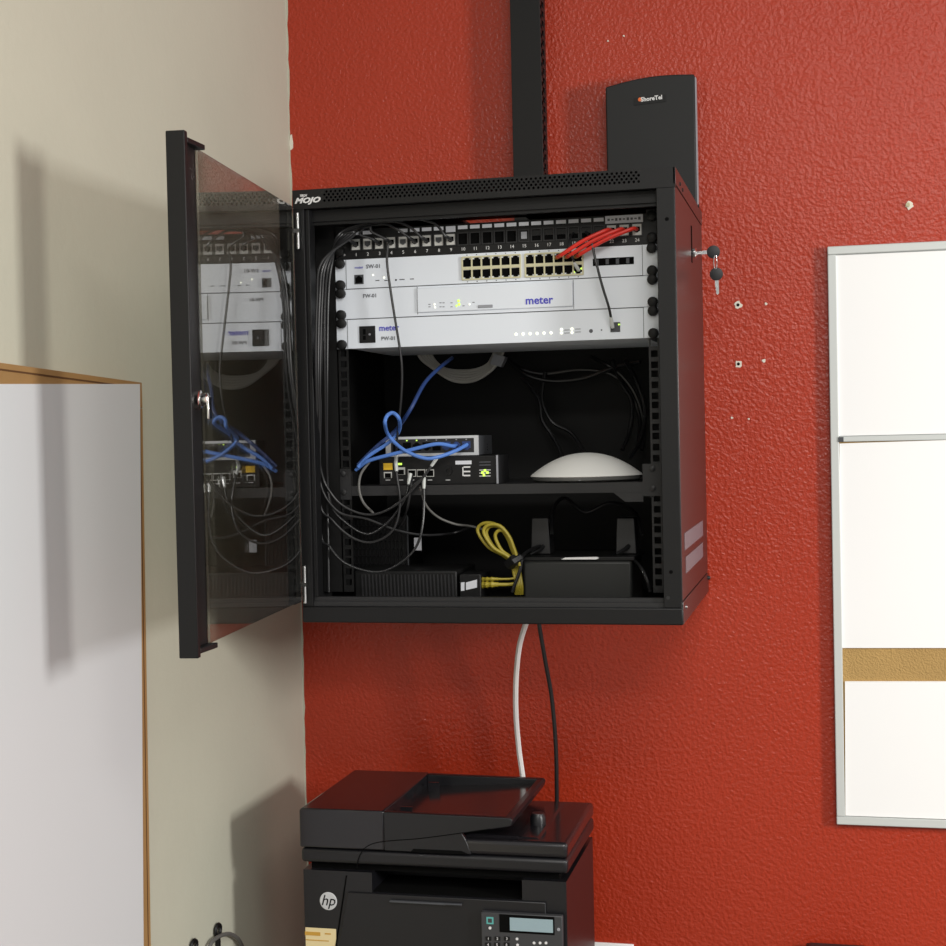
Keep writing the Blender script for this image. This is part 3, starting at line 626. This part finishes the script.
# coil of grey cable behind the white units
cc = thing('cable_coil', 'coil of pale grey cable hanging behind the white rack units', 'cable coil', at(462, 378, 'y', -.11))
for k in range(5):
    dy = k*2.6
    pth = [at(*p, 'y', -.115+.004*k) for p in ((414+k*3,340),(420+k*3,357),(433+k*2,368-dy*.1),(452,376-dy*.9+4),(472,379-dy*1.0+2),(490-k,371-dy*.5),(500-k*2,358),(505-k*2,345))]
    obj('loop', MB().tube(smooth_path(pth, 6), .0030, 7), M_coil, cc, smooth=True)
p = at(497, 361, 'y', -.122); obj('strap', MB().hexa([tuple(p+Vector(v)) for v in ((-.012,0,-.004),(.006,0,-.010),(.006,.02,-.010),(-.012,.02,-.004),(-.004,0,.012),(.014,0,.006),(.014,.02,.006),(-.004,.02,.012))]), M_chassis, cc)
# dark cables against the back
g3 = 'black cables hanging against the cabinet back'
for lb, pth in (('black cable arching along the cabinet back high under the units', [(500,352,-.10),(520,368,-.06),(545,374,-.05),(580,370,-.05),(610,374,-.05),(630,392,-.05),(640,420,-.06),(638,447,-.10)]),
            ('black cable drooping down the middle of the cabinet back', [(522,376,-.05),(538,398,-.05),(542,420,-.05),(552,436,-.05),(560,452,-.06),(562,470,-.08)]),
            ('black cable curving from the back middle toward the dome', [(545,372,-.06),(542,400,-.055),(552,422,-.05),(570,432,-.05),(580,445,-.06),(588,462,-.08)]),
            ('black cable hugging the back beside the right rail', [(612,360,-.08),(622,384,-.06),(632,402,-.06),(630,430,-.06),(622,450,-.09)]),
            ('black cable in a wide sag from the grey coil to the right rail', [(505,358,-.10),(525,374,-.07),(552,381,-.06),(585,378,-.06),(612,368,-.07),(640,362,-.09)]),
            ('black cable slanting from the back top toward the right rail', [(590,356,-.09),(606,364,-.07),(622,376,-.07),(636,396,-.07),(644,424,-.08),(642,450,-.10)]),
            ('black cable hanging close inside the right rail', [(625,360,-.1),(636,380,-.08),(645,410,-.08),(640,440,-.10),(630,458,-.14)])):
    cable('black_cable', lb, pth, .0032, M_cabk, g3)
for lb, pth in (('black cord looping over the power adapters', [(552,535,-.27),(553,510,-.24),(565,498,-.22),(585,512,-.2),(610,503,-.2),(635,512,-.22),(642,535,-.27)]),
            ('black cord falling beside the right end of the battery backup', [(631,558,-.34),(640,566,-.36),(647,580,-.37),(650,592,-.37)]),
            ('black cord curling from the left adapter toward the cabinet floor', [(540,546,-.325),(532,549,-.34),(523,556,-.362),(520,570,-.368),(515,584,-.370),(512,592,-.37)])):
    cable('black_cable', lb, pth, .0026, M_cabk, 'power cords in the lower compartment')
# yellow coil
yc = thing('yellow_cable', 'yellow network cable tied into a coil, plugged into the small black box', 'cable', at(505, 590, 'y', -.315))
tie = at(514, 560, 'y', -.317)
for k, (w_, h_) in enumerate(((1,1),(.78,.92),(.55,.8),(.9,.96))):
    base = [(516,566),(505,556),(490,548),(480,536),(478,528),(485,523),(497,525),(507,536),(513,550),(519,566)]
    pth = [at(514+(x-514)*w_*.98+(k-1)*.8, 560+(y-560)*h_, 'y', -.311-.004*k) for x, y in base]
    obj('loop', MB().tube(smooth_path(pth, 6), .0026, 8), M_cayel, yc, smooth=True)
for a in range(4): obj('tail', MB().tube(smooth_path([at(512+a*2.2, 562, 'y', -.312-.003*(a%2)), at(514+a*2, 574, 'y', -.312), at(517+a*1.6, 586, 'y', -.315), at(516+a*2, 594, 'y', -.310)], 5), .0025, 8), M_cayel, yc, smooth=True)
obj('strap', MB().tube([at(508.5, 565, 'y', -.317), at(514, 560.5, 'y', -.323), at(520, 557, 'y', -.317)], [.008, .0095, .008], 8), M_cabk, yc, smooth=True)
for (py, r) in ((579, .0022), (584.5, .0035)):
    lead = smooth_path([at(481, py+.5, 'y', ym+.01), at(492, py, 'y', ym+.004), at(508, py, 'y', -.320), at(516, py-1, 'y', -.315)], 5)
    obj('lead', MB().tube(lead, r*.75, 8), M_cayel, yc, smooth=True)
    obj('boot', MB().tube(lead[:8], [r*1.5, r*1.6, r*1.2, r*1.5, r*1.1, r*1.4, r*1.0, r], 8), M_cayel, yc)
# two cables leaving the cabinet below
cable('cable_below', 'white cable dropping from the cabinet bottom behind the printer', [(530,612,-.14),(525,626,-.14),(519,648,-.13),(516,680,-.12),(516,715,-.11),(519,750,-.10),(523,780,-.095),(526,820,-.09)], .0046, M_cawhite)
cable('cable_below', 'thin black cable dropping from the cabinet bottom behind the printer', [(538,612,-.10),(540,630,-.10),(546,665,-.09),(552,700,-.08),(556,750,-.075),(557,810,-.07),(558,850,-.07)], .0036, M_cabk)

# ------------------------------------------------------------------ things above the cabinet
yc0 = -.045
xa, xb = at(511, 60, 'y', yc0).x, at(541, 60, 'y', yc0).x; za = Z1-.02
ch_ = thing('cable_channel', 'black steel channel with slotted side running up the red wall behind the cabinet', 'channel', ((xa+xb)/2, yc0/2, Z1-.02))
obj('face', MB().box(xa, xb, yc0, yc0+.002, za, 2.75), M_black, ch_, bevel=.0006)
obj('flange', MB().box(xa, xa+.002, yc0+.002, 0, za, 2.75), M_black, ch_)
fl = MB(); k = 0; z = za
while z < 2.75:                              # slotted side: bars left between open slots
    fl.box(xb-.002, xb, yc0+.002, -.014, z, min(z+.0065, 2.75)); z += .0158
fl.box(xb-.002, xb, yc0+.002, yc0+.012, za, 2.75).box(xb-.002, xb, -.014, 0, za, 2.75)
obj('slotted_flange', fl, M_black, ch_)

yb0 = -.045
q = [at(605.3, 87, 'y', yb0), at(694.5, 74, 'y', yb0)]
xl, xr_ = q[0].x, q[1].x; n = 14; ztl, ztr = q[0].z, q[1].z
poly = [(xl, Z1+.0005), (xr_, Z1+.0005)]+[(xr_+(xl-xr_)*t, ztr+(ztl-ztr)*t+.0065*math.sin(math.pi*t)) for t in [i/n for i in range(n+1)]]
bx_ = thing('wall_unit', 'tall black plastic box with curved top and small logo, behind the cabinet top', 'box', ((xl+xr_)/2, yb0/2, Z1))
obj('body', MB().prism(poly, 'y', yb0, -.002), M_unit, bx_, bevel=.0025)
obj('side_trim', MB().box(xr_-.0005, xr_+.0016, yb0+.004, yb0+.022, Z1+.001, ztr-.004), M_chassis, bx_)
l0, l1 = at(634, 101.5, 'y', yb0), at(666, 96.5, 'y', yb0)
bd = obj('logo_plate', MB().hexa([(l0.x,yb0-.001,l0.z-.0065),(l1.x,yb0-.001,l0.z-.004),(l1.x,yb0,l0.z-.004),(l0.x,yb0,l0.z-.0065),(l0.x,yb0-.001,l0.z+.005),(l1.x,yb0-.001,l0.z+.0075),(l1.x,yb0,l0.z+.0075),(l0.x,yb0,l0.z+.005)]), M_black, bx_)
p = at(651.5, 98.5, 'y', yb0-.0015); lettering('ShoreTel', p, .0095, M_print, bd, bold=.0003, rot=.05)
p = at(640, 99.5, 'y', yb0-.001); obj('logo_dot', MB().lathe(p, (0,-1,0), [(.0033,0),(.0033,.0004),(.0015,.0006)], 12), M_orange, bd)

# ------------------------------------------------------------------ boards on the walls
# wood-framed board on the left wall
xw = .020
lb_ = thing('framed_board', 'wood-framed board with a blank light grey panel on the beige wall', 'board', (0, -.95, .70))
tl, tr_ = at(0, 362.5, 'x', xw), at(142, 382.6, 'x', xw); br_ = at(151, 946, 'x', xw)
sl = (tr_.z-tl.z)/(tr_.y-tl.y); yL = -1.45; zL = tr_.z+sl*(yL-tr_.y); yR = tr_.y; yRb = br_.y; zBm = .62
yRbm = yR+(yRb-yR)*(tr_.z-zBm)/(tr_.z-br_.z)
fwd_ = .022
obj('top_rail', MB().hexa([(0,yL,zL-.034),(xw,yL,zL-.034),(xw,yR,tr_.z-.034),(0,yR,tr_.z-.034),(0,yL,zL),(xw,yL,zL),(xw,yR,tr_.z),(0,yR,tr_.z)]), M_wood, lb_, bevel=.0008)
obj('groove', MB().hexa([(xw,yL,zL-.0085),(xw+.0006,yL,zL-.0085),(xw+.0006,yR-.01,tr_.z-.0085),(xw,yR-.01,tr_.z-.0085),(xw,yL,zL-.0065),(xw+.0006,yL,zL-.0065),(xw+.0006,yR-.01,tr_.z-.0065),(xw,yR-.01,tr_.z-.0065)]), M_woodd, lb_)
obj('side_rail', MB().hexa([(0,yRbm-.03,zBm),(xw,yRbm-.03,zBm),(xw,yRbm,zBm),(0,yRbm,zBm),(0,yR-.03,tr_.z-.0345),(xw,yR-.03,tr_.z-.0345),(xw,yR,tr_.z-.0345),(0,yR,tr_.z-.0345)]), M_wood, lb_, bevel=.0008)
obj('groove', MB().hexa([(xw,yRbm-.0095,zBm),(xw+.0006,yRbm-.0095,zBm),(xw+.0006,yRbm-.008,zBm),(xw,yRbm-.008,zBm),(xw,yR-.0095,tr_.z-.036),(xw+.0006,yR-.0095,tr_.z-.036),(xw+.0006,yR-.008,tr_.z-.036),(xw,yR-.008,tr_.z-.036)]), M_woodd, lb_)
pt, pr_, pb = at(0, 384, 'x', xw+.003), at(140, 384, 'x', xw+.003), at(140.5, 946, 'x', xw+.003)
s2 = (pr_.z-pt.z)/(pr_.y-pt.y); zpl = pr_.z+s2*(yL-pr_.y)
obj('grey_panel', MB().hexa([(xw,yL,zBm),(xw+.003,yL,zBm),(xw+.003,pb.y,zBm),(xw,pb.y,zBm),(xw,yL,zpl),(xw+.003,yL,zpl),(xw+.003,pr_.y,pr_.z),(xw,pr_.y,pr_.z)]), M_grey, lb_)
obj('backing', MB().box(.001, .006, yL, yR-.03, zBm, 1.53), M_woodd, lb_)

# aluminium-framed board on the red wall
BX, BZ0, BZ1 = .9153, .8406, 1.7752; BW = .95; yb_ = -.016
rb = thing('notice_board', 'aluminium-framed cork notice board on the red wall', 'board', (BX+BW/2, -.011, BZ0))
fwid = .0135
zm1, zm0 = at(835, 436.5, 'y', yb_).z, at(835, 442, 'y', yb_).z
obj('frame_side', MB().box(BX, BX+fwid, yb_, -.001, BZ0+fwid, BZ1-fwid), M_alu, rb, bevel=.0015)
obj('frame_side', MB().box(BX+BW-fwid, BX+BW, yb_, -.001, BZ0+fwid, BZ1-fwid), M_alu, rb, bevel=.0015)
obj('frame_top', MB().box(BX, BX+BW, yb_, -.001, BZ1-fwid, BZ1), M_alu, rb, bevel=.0015)
obj('frame_bottom', MB().box(BX, BX+BW, yb_, -.001, BZ0, BZ0+fwid), M_alu, rb, bevel=.0015)
obj('middle_rail', MB().box(BX+fwid, BX+BW-fwid, yb_+.001, -.001, zm0, zm1), M_alu, rb, bevel=.001)
obj('cork_panel', MB().box(BX+fwid, BX+BW-fwid, -.0085, -.001, BZ0+fwid, zm0), M_cork, rb)
obj('white_panel', MB().box(BX+fwid, BX+BW-fwid, -.0085, -.001, zm1, BZ1-fwid), M_alu, rb)
p = at(841, 439.5, 'y', yb_); obj('clip', MB().box(p.x-.004, p.x+.004, yb_-.002, yb_+.001, p.z-.004, p.z+.004), M_seam, rb)
def sheet(label, pl, plb, pt_l, pt_r, pb_l, pb_r):
    y = -.0125
    A_, B_, C_, D_ = at(plb, pb_l, 'y', y), at(946, pb_r, 'y', y), at(946, pt_r, 'y', y), at(pl, pt_l, 'y', y)
    ext = (BX+BW-fwid-.06-A_.x)/(B_.x-A_.x)
    B2, C2 = A_+(B_-A_)*ext, D_+(C_-D_)*ext
    # keep the sheet inside the frame on its far side
    v = [A_, B2, C2, D_]
    zt_lim, zb_lim = BZ1-fwid-.001, BZ0+fwid+.001
    o = obj('paper_sheet', MB().add([(p.x, y, min(max(p.z, zb_lim), zt_lim)) for p in v]+[(p.x, y+.004, min(max(p.z, zb_lim), zt_lim)) for p in v], [[0,1,2,3],[7,6,5,4],[0,4,5,1],[1,5,6,2],[2,6,7,3],[3,7,4,0]]), M_paper)
    tag(o, label, 'paper', 'white sheets on the notice board')
sheet('blank white sheet on the notice board above its middle rail', 832.5, 833.5, 250, 246, 436, 433.5)
sheet('blank white sheet on the notice board between middle rail and bare cork', 839.5, 840, 443.5, 440, 648, 648)
sheet('blank white sheet at the foot of the notice board below the bare cork', 845, 845.5, 681.5, 681.5, 819, 822)

# ------------------------------------------------------------------ printer
PF, PB = -.390, -.145
def Pq(px, py, y=PF): p = at(px, py, 'y', y); return p.x, p.z
PL, PR = .1335, .5360
pz = {k: Pq(px, py)[1] for k, (px, py) in dict(adf_top=(340,809), lid_top=(565,843), seam=(440,853), base_bot=(440,868.5), body_top=(440,876), slot=(440,896)).items()}
STZ = .575
prn = thing('printer', 'black office laser printer with document feeder and small control panel', 'printer', ((PL+PR)/2, (PF+PB)/2, STZ))
zt_ = pz['body_top']; zs_ = pz['slot']
xs0, xs1 = Pq(372, 885)[0], Pq(522, 885)[0]
body = obj('body', MB().box(PL+.003, xs0, PF, PB, STZ+.008, zt_).box(xs1, PR, PF, PB, STZ+.008, zt_).box(xs0, xs1, PF, PB, STZ+.008, zs_).box(xs0, xs1, PF+.09, PB, zs_, zt_), M_prn, prn)
obj('output_floor', MB().box(xs0, xs1, PF+.004, PF+.09, zs_, zs_+.001), M_hole, prn)
obj('neck', MB().box(PL+.012, PR-.012, PF+.012, PB-.004, zt_, pz['base_bot']), M_hole, prn)
for (dx, dy) in ((.04,.04),(-.04,.04),(.04,-.04),(-.04,-.04)):
    x, y = (PL if dx > 0 else PR)+dx, (PF if dy > 0 else PB)+dy; obj('foot', MB().lathe((x,y,STZ), (0,0,1), [(.012,0),(.013,.008)], 14), M_hole, prn)
# front door of the body with slanted left edge, slightly proud
fx = [Pq(348, 884), Pq(520, 899), Pq(520, 946), Pq(338, 946)]
fz0 = STZ+.03; sl_ = (fx[3][0]-fx[0][0])/(fx[3][1]-fx[0][1]); xlb = fx[0][0]+sl_*(fz0-fx[0][1])
obj('front_door', MB().prism([(fx[0][0], zs_-.0005), (PR-.03, zs_-.0005), (PR-.03, fz0), (xlb, fz0)], 'y', PF-.004, PF), M_prn, prn, bevel=.0015)
obj('door_seam', MB().prism([(fx[0][0]-.003, zt_-.006), (fx[0][0]-.0008, zt_-.006), (xlb-.0008, fz0), (xlb-.003, fz0)], 'y', PF-.0008, PF), M_hole, prn)
a, b = Pq(391, 898), Pq(463, 905)
pull = obj('tray_pull', MB().box(a[0], b[0], PF-.010, PF-.004, b[1]+.001, a[1]-.001), M_seam, prn, bevel=.001)
a2 = Pq(447, 900); obj('pull_clip', MB().box(a2[0], b[0], PF-.012, PF-.010, b[1]+.002, a[1]-.002), M_plast, pull)
# scanner base and lid
lid_t = pz['lid_top']
obj('scanner_base', MB().box(PL, PR+.003, PF-.002, PB, pz['base_bot'], pz['seam']-.0008), M_prn, prn, bevel=.006, segs=3)
obj('scanner_lid', MB().box(PL, PR+.003, PF-.002, PB, pz['seam'], lid_t), M_prg, prn, bevel=.006, segs=3)
# hand-hold recess in front between base and lid
a, b = Pq(411, 848), Pq(470, 854); obj('grip_recess', MB().prism([(a[0], b[1]), (b[0], b[1]), (Pq(462, 848)[0], a[1]), (Pq(414, 848)[0], a[1])], 'y', PF-.0041, PF-.0018), M_hole, prn)
# document feeder
at_ = pz['adf_top']; hxr = Pq(384, 812)[0]; txr = Pq(513, 817)[0]; AF, AB = PF-.0035, PB+.012
ty = Pq(513, 824)[1]
sm_ = pz['seam']+.0006
adf = obj('feeder_cover', MB().prism([(PL-.0005, sm_), (PL-.0005, at_-.003), (PL+.003, at_), (hxr, at_), (hxr, sm_)], 'y', AF, AB), M_prg, prn, bevel=.003)
zu0, zu1 = Pq(462, 833)[1], Pq(515, 826)[1]; xu0 = Pq(462, 833)[0]
def trayz(x): return at_-.0035+(.0015)*(x-hxr)/(txr-hxr)
lip = [(hxr, sm_), (hxr, at_-.001), (txr-.004, at_-.003), (txr, at_-.006), (txr-.002, zu1), (xu0, zu0), (xu0+.006, lid_t), (xu0+.014, sm_)]
floorp = [(hxr, lid_t-.002), (hxr, at_-.020), (txr-.012, at_-.010), (txr-.012, zu1+.001), (xu0, zu0), (xu0-.012, lid_t-.002)]
obj('tray_front', MB().prism(lip, 'y', AF, AF+.010), M_prn, prn, bevel=.0015)
obj('tray_rear', MB().prism(lip, 'y', AB-.012, AB), M_prn, prn, bevel=.0015)
obj('tray_floor', MB().prism(floorp, 'y', AF+.010, AB-.012), M_prg, prn)
obj('tray_end', MB().prism([(txr-.012, zu1+.001), (txr-.012, at_-.0035), (txr-.004, at_-.003), (txr, at_-.006), (txr-.002, zu1)], 'y', AF+.010, AB-.012), M_prn, prn)
for yy in (AF+.05, AB-.05):
    obj('paper_guide', MB().box(hxr+.012, hxr+.030, yy-.0015, yy+.0015, at_-.020, at_-.0045), M_prg, prn)
xo = Pq(526, 826)[0]
obj('tray_support', MB().lathe((xo, PF+.09, lid_t-.001), (0,0,1), [(.012,0),(.012,.014),(.009,.020)], 18), M_prn, prn, smooth=True)
obj('output_ramp', MB().hexa([(xu0-.004,AF+.012,lid_t-.001),(Pq(540,846)[0],AF+.012,lid_t-.001),(Pq(540,846)[0],AB-.02,lid_t-.001),(xu0-.004,AB-.02,lid_t-.001),(xu0+.008,AF+.02,lid_t+.004),(Pq(535,846)[0],AF+.02,lid_t+.0015),(Pq(535,846)[0],AB-.03,lid_t+.0015),(xu0+.008,AB-.03,lid_t+.004)]), M_prg, prn)
ct = [at(*q, 'y', AF-.0002) for q in ((357,868),(358,860),(363,850),(372,844),(388,841),(420,838.5),(462,833),(490,829))]
obj('seam_line', MB().tube(smooth_path(ct, 5), .0007, 6), M_hole, prn)
# control panel
c0_, c1_ = Pq(483, 909), Pq(564, 913); zc1 = c0_[1]; xc0, xc1 = c0_[0], c1_[0]
cp = obj('control_panel', MB().box(xc0, xc1, PF-.014, PF-.004, zc1-.095, zc1), M_prp, prn, bevel=.0015)
YP = PF-.014
def cpn(px, py): p = at(px, py, 'y', YP); return p.x, p.z
def plate(px0, px1, py0, py1, m, name, parent, t=.0006, bevel=0.):
    a, b = cpn(px0, (py0+py1)/2)[0], cpn(px1, (py0+py1)/2)[0]; z1, z0 = cpn((px0+px1)/2, py0)[1], cpn((px0+px1)/2, py1)[1]
    return obj(name, MB().box(a, b, YP-t, YP, z0, z1), m, parent, bevel=bevel)
plate(499.5, 554.5, 915.5, 933.5, M_hole, 'display_bezel', cp)
dsp = plate(510, 553, 918.5, 931.5, M_lcd, 'display', cp, .0009)
plate(486.5, 493.5, 917, 924, M_teal, 'status_symbol', cp); plate(488, 492, 918.5, 922.5, M_prp, 'status_symbol', cp, .0008)
x, z = cpn(490, 928); obj('button', MB().lathe((x, YP, z), (0,-1,0), [(.0022,0),(.002,.001)], 10), M_print, cp)
x, z = cpn(558.5, 929.5); obj('button', MB().lathe((x, YP, z), (0,-1,0), [(.0026,0),(.002,.001)], 10), M_chassis, cp)
for j, py in enumerate((938.5, 944.5, 950.5, 956.5)):
    for i, px in enumerate((488.5, 497.5, 507)):
        x, z = cpn(px+j*-.3, py); k = obj('button', MB().box(x-.0042, x+.0042, YP-.001, YP, z-.0028, z+.0028), M_black, cp)
        lettering(['1','2','3','4','5','6','7','8','9','*','0','#'][j*3+i], (x, YP-.0012, z), .0055, M_print, cp)
for (px, py) in ((517,939),(517.5,945),(534,943),(540,943),(546,943)):
    x, z = cpn(px, py); obj('button', MB().lathe((x, YP, z), (0,-1,0), [(.0022,0),(.0018,.0008)], 8), M_print, cp)
# badge and sticker
x, z = Pq(328.5, 901); bdg = obj('badge', MB().lathe((x, PF, z), (0,-1,0), [(.0135,0),(.0135,.0008),(.0125,.0012)], 32), M_silver, prn)
lettering('hp', (x-.0003, PF-.0014, z+.0006), .0225, M_hole, bdg, shear=.28)
a, b = Pq(302.5, 927), Pq(336.5, 946); stk = obj('sticker', MB().box(max(a[0], PL+.004), b[0], PF-.0008, PF, a[1]-.031, a[1]), M_cream2, prn, bevel=.0003)
for (px0, px1, py, h, m) in ((305,320.5,933,.0055,M_amber),(325,331,933.5,.002,M_amber),(306,329,939.5,.0014,M_amber)):
    a, b = Pq(px0, py), Pq(px1, py); obj('print_mark', MB().box(a[0], b[0], PF-.0011, PF-.0008, a[1]-h/2, a[1]+h/2), m, stk)

# stand below the printer (out of frame), outlet plate, black case
st = thing('printer_stand', 'low dark stand under the printer', 'stand', (.345, -.27, 0))
obj('top', MB().box(.10, .60, -.46, -.085, STZ-.025, STZ), M_plast, st, bevel=.002)
for (x, y) in ((.12,-.44),(.58,-.44),(.12,-.105),(.58,-.105)): obj('leg', MB().box(x-.015, x+.015, y-.015, y+.015, 0, STZ-.025), M_plast, st)
p0, p1 = at(592, 942.5, 'y', -.006), at(633.5, 943.5, 'y', -.006)
op = thing('outlet_plate', 'white outlet cover plate on the red wall beside the printer', 'outlet', (p1.x-.035, 0, p0.z-.115))
opl = obj('plate', MB().box(p1.x-.070, p1.x, -.006, -.0002, p0.z-.115, p0.z), M_paper, op, bevel=.0015)
for dz in (-.038, -.078): obj('socket', MB().box(p1.x-.050, p1.x-.020, -.0075, -.006, p0.z+dz-.014, p0.z+dz+.014), M_jack, opl)
p0, p1 = at(808, 942, 'y', -.012), at(866, 943.5, 'y', -.012)
bc = thing('black_case', 'black case on the floor below the notice board, only its top edge showing', 'case', ((p0.x+p1.x)/2, -.07, 0))
obj('shell', MB().box(p0.x, p1.x, -.12, -.01, 0, p0.z), M_plast, bc, bevel=.004)
obj('lid_edge', MB().box(p0.x-.003, p1.x+.003, -.123, -.009, p0.z-.012, p0.z-.002), M_black, bc, bevel=.002)

# cable eyelets low on the left wall
for (px, py, lb) in ((218, 930, 'small black cable clip with loop, higher of two on the beige wall'), (194, 946, 'small black cable clip, lower of two on the beige wall')):
    p = at(px, py, 'x', .004); t = thing('cable_clip', lb, 'clip', (0, p.y, p.z-.012), 'cable clips on the beige wall')
    obj('eye', MB().tube([(.004, p.y+.0095*math.cos(a_), p.z+.0085*math.sin(a_)) for a_ in [i*math.pi/8 for i in range(17)]], .0028, 6), M_black, t, smooth=True)
    obj('stem', MB().box(.001, .007, p.y-.004, p.y+.002, p.z-.03, p.z-.008), M_black, t)
pts = [at(*q, 'x', .008) for q in ((208,952),(212,942),(220,936),(230,934),(238,939),(243,948))]
lc = obj('wall_cable', MB().tube(smooth_path(pts, 6), .0032, 8), M_cagrey, smooth=True); tag(lc, 'grey cable arching through the clips on the beige wall', 'cable')
